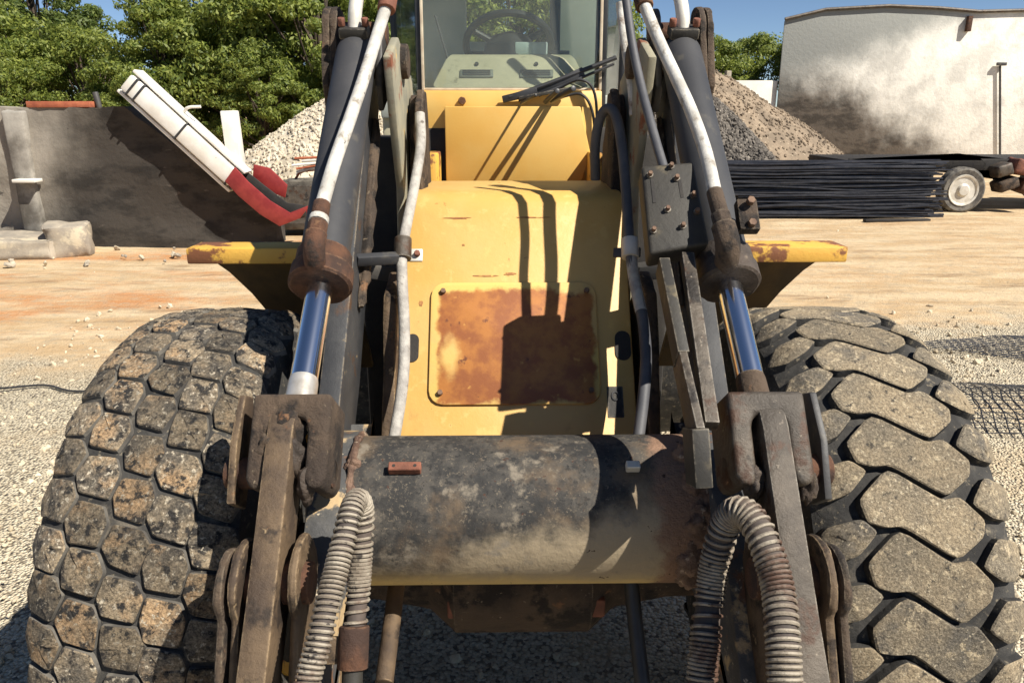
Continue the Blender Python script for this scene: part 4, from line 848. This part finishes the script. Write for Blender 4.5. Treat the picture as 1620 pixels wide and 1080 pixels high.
    bolt(top + D_ * 0.05 + Vector((s * 0.622, 0, 0)), (s, 0, 0), 0.012, LO, 'rust_red')
    # link bar
    lk = [(1.499, 1.454), (1.463, 1.459), (1.426, 1.431), (1.192, 1.156), (0.917, 0.849), (0.825, 0.72), (0.853, 0.656), (0.917, 0.674), (1.027, 0.812), (1.302, 1.115), (1.504, 1.362), (1.522, 1.408)]
    xl0, xl1 = (0.474, 0.530) if s > 0 else (-0.537, -0.482)
    MB().prism(lk, xl0, xl1).build('tilt_link', 'worn_steel' if s > 0 else 'tan_steel', LO, 0.007, 2)
    # rounded pivot plates either side of the link
    pv = (1.288, 1.165)
    def plate(x0, x1, r_, m_, dy=0.0, dz=0.0, nm='pivot_plate'):
        pts = [(pv[0] + dy + r_ * math.cos(t), pv[1] + dz + r_ * math.sin(t)) for t in [R(k) for k in range(-20, 216, 16)]]
        pts += [(1.10 + dy, 0.90 + dz), (1.055 + dy, 0.775 + dz), (1.14 + dy, 0.775 + dz), (1.25 + dy, 0.96 + dz)]
        MB().prism(pts, *sorted((s * x0, s * x1))).build(nm, m_, LO, 0.008, 2, 1, 0.004, 16)
    plate(0.551, 0.570, 0.085, 'tan_steel', 0.0, 0.0); plate(0.578, 0.596, 0.074, 'mud_steel', -0.01, 0.0)
    plate(0.445, 0.463, 0.085, 'tan_steel', 0.02, 0.0)
    MB().cyl((s * 0.43, pv[0], pv[1]), (s * 0.61, pv[0], pv[1]), 0.041, 20).build('pivot_pin', 'rust', LO, 0.006, 2)
# caked mud on one clevis
def lump(p, rad, m, seed, squash=(1, 0.7, 1)):
    bm = bmesh.new(); bmesh.ops.create_icosphere(bm, subdivisions=4, radius=1.0)
    for v in bm.verts:
        q = v.co * 1.6 + Vector((seed * 3.1, seed, 0)); k_ = 1 + 0.32 * noise.noise(q) + 0.16 * noise.noise(q * 2.6) + 0.08 * noise.noise(q * 6)
        v.co = Vector((v.co.x * squash[0], v.co.y * squash[1], v.co.z * squash[2])) * rad * k_ + Vector(p)
    me = bpy.data.meshes.new('caked_mud'); bm.to_mesh(me); bm.free(); me.materials.append(MATS[m]); me.polygons.foreach_set('use_smooth', [True] * len(me.polygons)); return link('caked_mud', me, LO)
lump((-0.512, 1.462, 1.405), 0.046, 'mud_steel', 1, (1.0, 0.8, 1.1)); lump((-0.490, 1.428, 1.365), 0.034, 'greasy', 2, (0.8, 0.7, 1.4)); lump((-0.535, 1.425, 1.375), 0.032, 'mud_steel', 3, (0.9, 0.7, 1.3)); lump((-0.458, 1.392, 1.318), 0.026, 'greasy', 4, (0.7, 0.8, 1.5))
lump((-0.462, 1.30, 1.16), 0.030, 'rust', 5, (0.5, 1, 1.2)); lump((0.455, 1.392, 1.315), 0.028, 'greasy', 6, (0.7, 0.8, 1.4)); lump((0.567, 1.40, 1.31), 0.028, 'mud_steel', 7, (0.7, 0.9, 1.4))
for q, (x, an, sz) in enumerate(((-0.408, 62, 0.024), (-0.41, 40, 0.02), (-0.408, 20, 0.026), (0.37, 70, 0.03), (0.385, 45, 0.036), (0.39, 15, 0.036), (0.375, -15, 0.04), (0.385, -35, 0.034))): lump(on_tube(x, R(an), -0.012), sz, 'rust_flaky', 10 + q, (0.9, 0.7, 1.3))
# hoses along the tilt cylinders
def hose(pts, r, m, name, k=8, seg=16, parent=LO): return MB().tube(smooth(pts, k), r, seg).build(name, m, parent)
h = hose([(-0.394, 2.445, 2.345), (-0.418, 2.390, 2.259), (-0.441, 2.268, 2.141), (-0.461, 2.129, 2.031), (-0.482, 1.991, 1.923), (-0.496, 1.875, 1.826)], 0.0175, 'hose_white', 'hydraulic_hose')
MB().cyl((-0.496, 1.878, 1.830), (-0.497, 1.845, 1.801), 0.021, 14).build('ferrule', 'rust', h, 0.002)
MB().cyl((-0.497, 1.845, 1.801), (-0.498, 1.832, 1.790), 0.024, 14).build('collar', 'hose_white', h, 0.002)
MB().cyl((-0.498, 1.832, 1.790), (-0.499, 1.805, 1.764), 0.025, 6).build('hex_nut', 'rust', h, 0.003)
hose([(-0.499, 1.808, 1.768), (-0.500, 1.784, 1.740), (-0.502, 1.788, 1.706), (-0.505, 1.825, 1.683)], [0.026 for i in range(25)], 'rust', 'elbow', 8, 16, h)
MB().cyl((-0.388, 2.476, 2.389), (-0.395, 2.435, 2.330), 0.027, 16).build('ferrule', 'rust_red', h, 0.004)
h = hose([(0.366, 2.436, 2.351), (0.398, 2.356, 2.248), (0.431, 2.223, 2.131), (0.455, 2.118, 2.039), (0.468, 2.003, 1.945), (0.466, 1.882, 1.856)], 0.0175, 'hose_white', 'hydraulic_hose')
MB().cyl((0.466, 1.884, 1.857), (0.470, 1.829, 1.807), 0.020, 14).build('ferrule', 'mud_steel', h, 0.002)
MB().cyl((0.470, 1.829, 1.807), (0.472, 1.802, 1.781), 0.026, 6).build('hex_nut', 'mud_steel', h, 0.003)
hose([(0.472, 1.805, 1.784), (0.476, 1.774, 1.749), (0.481, 1.784, 1.711), (0.490, 1.825, 1.683)], [0.029 for i in range(25)], 'mud_steel', 'elbow', 8, 16, h)
MB().cyl((0.360, 2.476, 2.398), (0.369, 2.428, 2.338), 0.027, 16).build('ferrule', 'rust', h, 0.004)
# hoses down the front plate
hp = [(-0.327, 2.64, 2.036), (-0.322, 2.585, 1.938), (-0.336, 2.475, 1.815), (-0.355, 2.291, 1.662), (-0.356, 2.236, 1.585), (-0.342, 2.130, 1.436), (-0.339, 2.030, 1.315), (-0.355, 1.920, 1.185), (-0.37, 1.84, 1.091)]
h = hose(hp, 0.0165, 'hose_worn', 'hydraulic_hose')
def clamp(p, q, m, parent): return MB().cyl(p, q, 0.0265, 18).build('hose_clamp', m, parent, 0.003, 2)
cm = clamp((-0.3565, 2.300, 1.675), (-0.355, 2.258, 1.620), 'worn_steel', h)
MB().beam((-0.48, 2.18, 1.632), (-0.37, 2.25, 1.625), 0.028, 0.03, (0, -0.4, 0.9)).build('clamp_bracket', 'grey_paint', h, 0.003)
MB().box((-0.318, 2.288, 1.625), (0.042, 0.012, 0.042), Matrix.Rotation(R(-35), 3, 'X')).build('clamp_tab', 'pale_metal', h, 0.004)
bolt((-0.313, 2.283, 1.630), (0, -0.8, 0.58), 0.010, h, 'rust_red')
h = hose([(0.262, 2.615, 1.822), (0.256, 2.60, 1.937), (0.268, 2.59, 2.021), (0.290, 2.568, 2.052), (0.314, 2.539, 2.025), (0.330, 2.486, 1.921), (0.334, 2.385, 1.774), (0.331, 2.278, 1.652), (0.338, 2.215, 1.567), (0.351, 2.125, 1.472), (0.353, 2.050, 1.378), (0.337, 1.975, 1.288), (0.315, 1.905, 1.193), (0.292, 1.825, 1.091)], 0.0165, 'hose_black', 'hydraulic_hose')
MB().tube(smooth([(0.331, 2.278, 1.652), (0.338, 2.215, 1.567), (0.349, 2.138, 1.486)]), 0.0174, 16).build('worn_sleeve', 'hose_worn', h)
clamp((0.333, 2.295, 1.672), (0.331, 2.258, 1.622), 'pale_metal', h)
MB().beam((0.365, 2.275, 1.635), (0.285, 2.298, 1.630), 0.03, 0.012, (0, -0.8, 0.58)).build('clamp_bracket', 'black_steel', h, 0.003)
hose([(0.300, 2.40, 2.40), (0.319, 2.318, 2.228), (0.336, 2.228, 2.105), (0.349, 2.124, 2.006), (0.365, 2.03, 1.912), (0.38, 1.96, 1.84)], 0.0125, 'hose_black', 'hydraulic_hose')
hose([(0.352, 2.815, 2.40), (0.357, 2.807, 2.357), (0.368, 2.75, 2.241), (0.382, 2.684, 2.127), (0.39, 2.66, 2.03)], 0.015, 'hose_white', 'hydraulic_hose')
# valve cover on the arm
TL_, TR_, BR_, BL_ = (Vector(v) for v in ((0.304, 2.001, 1.912), (0.440, 2.002, 1.922), (0.453, 1.841, 1.735), (0.305, 1.836, 1.711)))
cn = (TR_ - TL_).cross(BL_ - TL_).normalized(); cn = cn if cn.y < 0 else -cn
def CV(u, v, o=0.0): return TL_.lerp(TR_, u).lerp(BL_.lerp(BR_, u), v) + cn * o
cvr = MB().slab([TL_ - cn * 0.075, BL_ - cn * 0.075, BR_ - cn * 0.075, TR_ - cn * 0.075], cn, 0.075).build('valve_cover', 'cover_steel', LO, 0.010, 3)
for u, v in ((.55, .05), (.14, .13), (.62, .2), (.87, .42), (.38, .55), (.88, .62), (.10, .76), (.60, .76)):
    MB().cyl(CV(u, v, -0.002), CV(u, v, 0.005), 0.0085, 14).build('washer', 'worn_steel', cvr); bolt(CV(u, v, 0.003), cn, 0.0062, cvr, 'bolt', 0.013)
for u, v0, v1 in ((.17, .17, .45), (.67, .22, .43)):
    MB().slab([CV(u - .028, v0, 0.0005), CV(u + .028, v0, 0.0005), CV(u + .028, v1, 0.0005), CV(u - .028, v1, 0.0005)], cn, 0.0012).build('slot', 'dark', cvr)
MB().beam(CV(.75, .35, -0.070), (0.50, 2.16, 1.62), 0.10, 0.05, (1, 0, 0)).build('cover_bracket', 'dark', LO, 0.004)
# indicator bars hanging below the cover
bu = (0, -0.70, 0.70)
MB().beam((0.342, 1.852, 1.678), (0.345, 1.612, 1.513), 0.026, 0.06, bu).build('indicator_bar', 'cover_steel', LO, 0.002)
MB().beam((0.344, 1.630, 1.512), (0.343, 1.428, 1.402), 0.018, 0.075, bu).build('indicator_bar', 'worn_steel', LO, 0.002)
MB().beam((0.342, 1.447, 1.419), (0.348, 1.405, 1.307), 0.036, 0.085, (0, -0.9, 0.3)).build('indicator_bar', 'cover_steel', LO, 0.003)
MB().beam((0.398, 1.84, 1.705), (0.376, 1.452, 1.421), 0.030, 0.03, bu).build('indicator_bar', 'worn_steel', LO, 0.002)
k = MB().box((0.545, 1.862, 1.798), (0.050, 0.03, 0.085), Matrix.Rotation(R(-38), 3, 'X')).build('side_bracket', 'mud_steel', LO, 0.004)
for dz in (-0.025, 0.025): bolt((0.548, 1.845 + dz * 0.5, 1.810 + dz), (0, -0.8, 0.6), 0.011, k, 'bolt')

# spring guarded hoses at the front
def coil_hose(pts, rc, rw, pit, name, label=None):
    path = smooth(pts, 24); L_ = [0.0]
    for i in range(1, len(path)): L_.append(L_[-1] + (path[i] - path[i - 1]).length)
    core = MB().tube(path, rc, 14).build(name, 'spring_core', LO)
    # helix round the path
    def at(d):
        i = max(j for j in range(len(L_)) if L_[j] <= d); i = min(i, len(L_) - 2); t = (d - L_[i]) / max(L_[i + 1] - L_[i], 1e-6); return path[i].lerp(path[i + 1], t), i
    n = int(L_[-1] / pit * 14); pts_ = []; u = (path[1] - path[0]).orthogonal().normalized()
    for q in range(n + 1):
        d_ = L_[-1] * q / n * 0.9999; p, i = at(d_); T = (path[min(i + 2, len(path) - 1)] - path[max(i - 1, 0)]).normalized()
        u = (u - T * u.dot(T)).normalized(); w_ = T.cross(u); a_ = 2 * math.pi * d_ / pit * (1 + 0.02 * math.sin(d_ * 40))
        pts_.append(p + (u * math.cos(a_) + w_ * math.sin(a_)) * (rc + rw * 0.6))
    MB().tube(pts_, rw, 6).build('spring_coil', 'spring', core)
    return core
cl_ = [(-0.410, 1.00, 1.00), (-0.396, 1.076, 1.105), (-0.381, 1.125, 1.163), (-0.368, 1.185, 1.224), (-0.355, 1.255, 1.284), (-0.347, 1.297, 1.318), (-0.341, 1.330, 1.322), (-0.336, 1.341, 1.291), (-0.338, 1.322, 1.229), (-0.342, 1.272, 1.134), (-0.346, 1.236, 1.082)]
c1 = coil_hose(cl_, 0.0190, 0.0034, 0.0098, 'guarded_hose')
MB().cyl((-0.3455, 1.245, 1.098), (-0.346, 1.205, 1.030), 0.029, 18).build('hose_clamp', 'rust', c1, 0.004)
MB().box((-0.385, 1.225, 1.058), (0.05, 0.014, 0.05), Matrix.Rotation(R(-28), 3, 'X')).build('clamp_tab', 'tan_steel', c1, 0.003)
MB().cyl((-0.346, 1.21, 1.04), (-0.345, 1.12, 0.88), 0.020, 16).build('pipe', 'cover_steel', c1)
cr_ = [(0.418, 0.985, 1.00), (0.424, 1.063, 1.105), (0.431, 1.112, 1.163), (0.441, 1.181, 1.218), (0.434, 1.238, 1.267), (0.422, 1.289, 1.295), (0.404, 1.321, 1.296), (0.388, 1.340, 1.254), (0.375, 1.339, 1.182), (0.357, 1.304, 1.103), (0.340, 1.253, 1.038), (0.328, 1.213, 0.974), (0.32, 1.17, 0.90)]
coil_hose(cr_, 0.0255, 0.0038, 0.0112, 'guarded_hose')
# rod and hose hanging under the tube, axle
MB().cyl((-0.335, 1.72, 0.87), (-0.341, 1.489, 0.749), 0.022, 16).build('grease_pipe', 'tan_steel', LO, 0.003)
MB().cyl((-0.335, 1.72, 0.87), (-0.330, 1.80, 1.02), 0.024, 12).build('grease_pipe', 'dark', LO)
hose([(0.27, 1.75, 1.05), (0.275, 1.72, 0.90), (0.29, 1.60, 0.70), (0.31, 1.45, 0.50)], 0.02, 'black_plastic', 'hydraulic_hose')
ax_ = MB(); ax_._lathe([(-0.80, 0.11), (-0.45, 0.12), (-0.28, 0.15), (-0.20, 0.22), (0.20, 0.22), (0.28, 0.15), (0.45, 0.12), (0.80, 0.11)], Vector((0, WC_Y, 0.70)), Vector((1, 0, 0)), 28); ax_.build('front_axle', 'mud_steel', LO)
MB().box((0.01, 1.95, 0.66), (0.46, 0.14, 0.06)).build('axle_pad', 'rust_red', LO, 0.006)
MB().prism([(2.4, 0.5), (3.0, 0.5), (3.0, 0.9), (2.4, 0.9)], -0.28, 0.28).build('hitch_block', 'dark', LO, 0.02)
# coupler at the arm ends
MB().cyl((-0.62, 0.88, 0.67), (0.62, 0.88, 0.67), 0.04, 18).build('coupler_pin', 'mud_steel', LO)
for x in (-0.64, -0.37, 0.37, 0.64): MB().prism([(0.80, 0.20), (0.90, 0.20), (1.03, 0.52), (0.99, 0.64), (0.90, 0.66), (0.82, 0.50)], x - 0.02, x + 0.02).build('coupler_plate', 'tan_steel', LO, 0.006)
MB().box((0, 0.83, 0.26), (1.36, 0.06, 0.12)).build('coupler_bar', 'tan_steel', LO, 0.01)

# fenders behind the tyres
for s in (-1, 1):
    fd = MB().box((s * 0.845, 2.525, 1.592), (0.48, 0.13, 0.052)).build('fender', 'yellow_rusty', LO, 0.006)
    MB().slab([(s * 1.045, 2.56, 1.565), (s * 0.58, 2.56, 1.565), (s * 0.58, 2.92, 1.05), (s * 0.86, 2.92, 1.05), (s * 0.90, 2.76, 1.28), (s * 0.95, 2.66, 1.42), (s * 1.0, 2.60, 1.51)], (0, 0.82, 0.57), 0.02).build('fender_panel', 'shaded_paint', fd)
    MB().beam((s * 0.62, 2.54, 1.55), (s * 0.38, 2.6, 1.5), 0.1, 0.05).build('fender_bracket', 'black_steel', LO, 0.004)

# rear body and cab
cb_ = MB().box((0, 4.1, 1.25), (0.86, 1.3, 1.45)).build('rear_body', 'dark', LO, 0.02)
MB().prism([(4.7, 0.7), (6.3, 0.8), (6.4, 1.9), (4.95, 2.02), (4.7, 1.9)], -0.55, 0.55).build('engine_hood', 'yellow_deep', LO, 0.05, 3)
MB().cyl((-0.70, 4.75, 0.72), (0.70, 4.75, 0.72), 0.12, 20).build('rear_axle', 'mud_steel', LO)
MB().prism([(3.48, 2.128), (3.46, 2.05), (3.46, 1.70), (3.56, 1.70), (3.56, 2.128)], -0.398, 0.385).build('cowl_band', 'yellow_deep', LO, 0.006)
cwl = MB(); cwl.slab([(-0.298, 3.40, 1.70), (0.285, 3.40, 1.70), (0.335, 3.40, 1.86), (0.285, 3.40, 2.062), (-0.298, 3.40, 2.062)], (0, 1, 0), 0.057); cwl.build('cowl_panel', 'yellow_deep', LO, 0.006)
MB().slab([(0.292, 3.41, 2.060), (0.345, 3.455, 2.055), (0.375, 3.455, 1.72), (0.30, 3.41, 1.72)], (0.5, 0.8, 0), 0.004).build('cowl_corner', 'yellow_deep', LO)
bolt((-0.225, 3.462, 2.085), (0, -1, 0.05), 0.018, LO, 'rust', 0.012)
for s in (-1, 1):
    MB().box((s * 0.49, 3.75, 1.55), (0.20, 0.40, 1.1)).build('step_box', 'plastic_olive' if s < 0 else 'cab_grey', LO, 0.02)
    MB().box((s * 0.345, 3.30, 1.60), (0.05, 0.25, 0.55)).build('hinge_post', 'yellow_rusty', LO, 0.006)
cab = MB().box((-0.01, 4.25, 2.06), (1.16, 1.45, 0.10)).build('cab_floor', 'cab_grey', LO, 0.01)
ws = MB().slab([(-0.392, 3.50, 2.140), (0.374, 3.50, 2.140), (0.374, 3.56, 3.10), (-0.392, 3.56, 3.10)], (0, 1, 0), 0.006).build('windscreen', 'windscreen', LO)
for s, x in ((-1, -0.395), (1, 0.378)):
    MB().beam((x, 3.497, 2.13), (x, 3.557, 3.11), 0.012, 0.012, (0, 1, 0)).build('window_trim', 'trim_cream', LO, 0.002)
    MB().beam((x + s * 0.016, 3.515, 2.05), (x + s * 0.016, 3.575, 3.11), 0.022, 0.03, (0, 1, 0)).build('cab_post', 'black_plastic', LO, 0.003)
    xo = x + s * 0.17
    MB().slab([(x + s * 0.028, 3.53, 1.95), (xo, 3.95, 1.95), (xo, 3.98, 3.10), (x + s * 0.028, 3.59, 3.10)], (s, 0, 0), 0.006).build('corner_glass', 'side_glass', LO)
    MB().beam((xo, 3.98, 1.6), (xo, 4.0, 3.11), 0.05, 0.05, (0, 1, 0)).build('cab_post', 'black_plastic', LO, 0.006)
    MB().slab([(xo, 4.02, 2.1), (xo, 4.92, 2.1), (xo, 4.92, 3.10), (xo, 4.02, 3.10)], (s, 0, 0), 0.006).build('door_glass', 'side_glass', LO)
    MB().beam((xo, 4.95, 2.0), (xo, 4.95, 3.11), 0.07, 0.07, (0, 1, 0)).build('cab_post', 'cab_grey', LO, 0.006)
MB().box((-0.01, 3.515, 2.134), (0.77, 0.03, 0.012)).build('window_trim', 'trim_cream', LO, 0.003)
MB().box((-0.01, 4.25, 3.16), (1.2, 1.55, 0.10)).build('cab_roof', 'cab_grey', LO, 0.03)
rw_ = MB(); rw_.box((-0.42, 4.94, 2.6), (0.32, 0.05, 1.0)); rw_.build('rear_panel', 'cab_grey', LO, 0.01)
MB().box((0.41, 4.94, 2.6), (0.30, 0.05, 1.0)).build('rear_panel', 'cab_grey', LO, 0.01)
MB().box((0.0, 4.94, 2.27), (0.52, 0.05, 0.34)).build('rear_panel', 'cab_grey', LO, 0.01)
MB().box((0.0, 4.94, 3.05), (0.52, 0.05, 0.12)).build('rear_panel', 'cab_grey', LO, 0.01)
MB().beam((0.27, 4.88, 2.1), (0.27, 4.88, 3.1), 0.06, 0.06, (0, 1, 0)).build('cab_post', 'black_plastic', LO, 0.006)
# dash, steering wheel, wipers
ds = MB(); ds.prism([(3.56, 2.142), (3.60, 2.165), (3.68, 2.275), (3.72, 2.29), (3.95, 2.29), (3.95, 2.142)], -0.36, 0.335)
dso = ds.build('dashboard', 'plastic_olive', LO, 0.012, 2)
for v in dso.data.vertices:
    if v.co.z > 2.2: v.co.x = v.co.x * (1 - 0.20 * (v.co.z - 2.2) / 0.09)
dn = Vector((0, -0.11, 0.08)).normalized()
def DS(x, t, o): return Vector((x, 3.60 + 0.08 * t, 2.165 + 0.11 * t)) + Vector((0, -0.81, 0.59)) * o
for xc in (-0.165, 0.105):
    vt = MB().slab([DS(xc - 0.075, .18, 0.0), DS(xc + 0.075, .18, 0.0), DS(xc + 0.075, .48, 0.0), DS(xc - 0.075, .48, 0.0)], (0, -0.81, 0.59), 0.008).build('air_vent', 'vent_grey', dso, 0.003)
    for q in range(3): MB().slab([DS(xc - 0.062, .24 + .08 * q, 0.0085), DS(xc + 0.062, .24 + .08 * q, 0.0085), DS(xc + 0.062, .28 + .08 * q, 0.0085), DS(xc - 0.062, .28 + .08 * q, 0.0085)], (0, -0.81, 0.59), 0.003).build('vent_slat', 'black_plastic', vt)
    bolt(DS(xc + 0.0, .72, 0.0), (0, -0.81, 0.59), 0.010, dso, 'black_plastic', 0.008)
swc = Vector((-0.018, 3.92, 2.345)); sn = Vector((0, 0.62, 0.78)); su = Vector((1, 0, 0)); sv = sn.cross(su)
sw = MB(); sw.tube([swc + (su * math.cos(2 * math.pi * t / 40) + sv * math.sin(2 * math.pi * t / 40)) * 0.205 for t in range(41)], 0.0175, 10, False)
swo = sw.build('steering_wheel', 'black_plastic', LO)
for a_ in (90, 210, 330): MB().tube([swc - sn * 0.03, swc + (su * math.cos(R(a_)) + sv * math.sin(R(a_))) * 0.2], [0.022, 0.013], 8).build('spoke', 'black_plastic', swo)
MB()._lathe([(-0.06, 0.03), (-0.05, 0.05), (-0.01, 0.055), (0.0, 0.03), (0.004, 0.0001)], swc - sn * 0.01, sn, 20).build('hub', 'black_plastic', swo)
MB().cyl(swc - sn * 0.4, swc - sn * 0.04, 0.04, 14).build('column', 'black_plastic', swo)
kb = swc + su * -0.055 + sv * 0.20; MB()._lathe([(0.0, 0.006), (0.03, 0.01), (0.04, 0.022), (0.055, 0.027), (0.072, 0.022), (0.08, 0.0001)], kb, sn, 16).build('knob', 'black_plastic', swo)
MB()._lathe([(0, 0.13), (0.06, 0.12), (0.10, 0.08), (0.12, 0.0001)], Vector((-0.01, 3.86, 2.285)), Vector((0, 0, 1)), 24).build('gauge_cluster', 'black_plastic', LO)
MB().box((0.085, 3.76, 2.318), (0.15, 0.05, 0.055)).build('switch_box', 'blue_box', LO, 0.006)
MB().cyl((-0.30, 3.74, 2.27), (-0.355, 3.76, 2.46), 0.006, 8).build('lever', 'black_plastic', LO)
MB().box((0.22, 3.80, 2.30), (0.09, 0.05, 0.025)).build('radio_box', 'black_plastic', LO, 0.004)
# operator's seat
MB().box((0.0, 4.55, 2.28), (0.5, 0.45, 0.14)).build('seat', 'black_plastic', LO, 0.04, 3)
wp = MB(); wp.beam((-0.049, 3.44, 2.090), (0.10, 3.43, 2.125), 0.03, 0.03).build('wiper_motor', 'black_plastic', LO, 0.004)
for pts, wd in (([(-0.02, 3.43, 2.10), (0.12, 3.44, 2.145), (0.44, 3.47, 2.262)], 0.010), ([(0.02, 3.42, 2.085), (0.16, 3.43, 2.128), (0.43, 3.46, 2.236)], 0.006)):
    MB().tube(smooth(pts), wd, 8).build('wiper_arm', 'black_plastic', LO)
MB().beam((0.10, 3.445, 2.118), (0.30, 3.455, 2.205), 0.012, 0.040, (0, 0, 1)).build('wiper_blade', 'black_plastic', LO, 0.003)
MB().beam((0.02, 3.425, 2.095), (0.24, 3.43, 2.135), 0.035, 0.014, (0, 0, 1)).build('wiper_linkage', 'cover_steel', LO, 0.003)
for pts in ([(0.18, 3.43, 2.13), (0.28, 3.40, 2.17), (0.345, 3.40, 2.11), (0.365, 3.42, 1.90)], [(0.20, 3.43, 2.10), (0.29, 3.41, 2.11), (0.34, 3.41, 2.03), (0.36, 3.42, 1.85)]):
    MB().tube(smooth(pts), 0.006, 8).build('washer_hose', 'black_plastic', LO)
for p_, q_, r__ in (((0.03, 3.41, 2.075), (0.085, 3.22, 2.105), 0.006), ((0.135, 3.41, 2.08), (0.17, 3.20, 2.12), 0.011), ((0.16, 3.41, 2.085), (0.235, 3.20, 2.13), 0.012)):
    MB().cyl(p_, q_, r__, 8).build('shadow_rod', 'black_plastic', LO, 0.002)  # added rods, shaped to cast slanting streak shadows on the cowl panel
for s in (-1, 1): MB().box((s * 0.515, 3.12, 1.25), (0.22, 0.22, 1.40)).build('hitch_housing', 'dark', LO, 0.02)
MB().cyl((0.452, 3.35, 1.9), (0.455, 3.35, 2.9), 0.018, 12).build('grab_rail', 'black_plastic', LO)
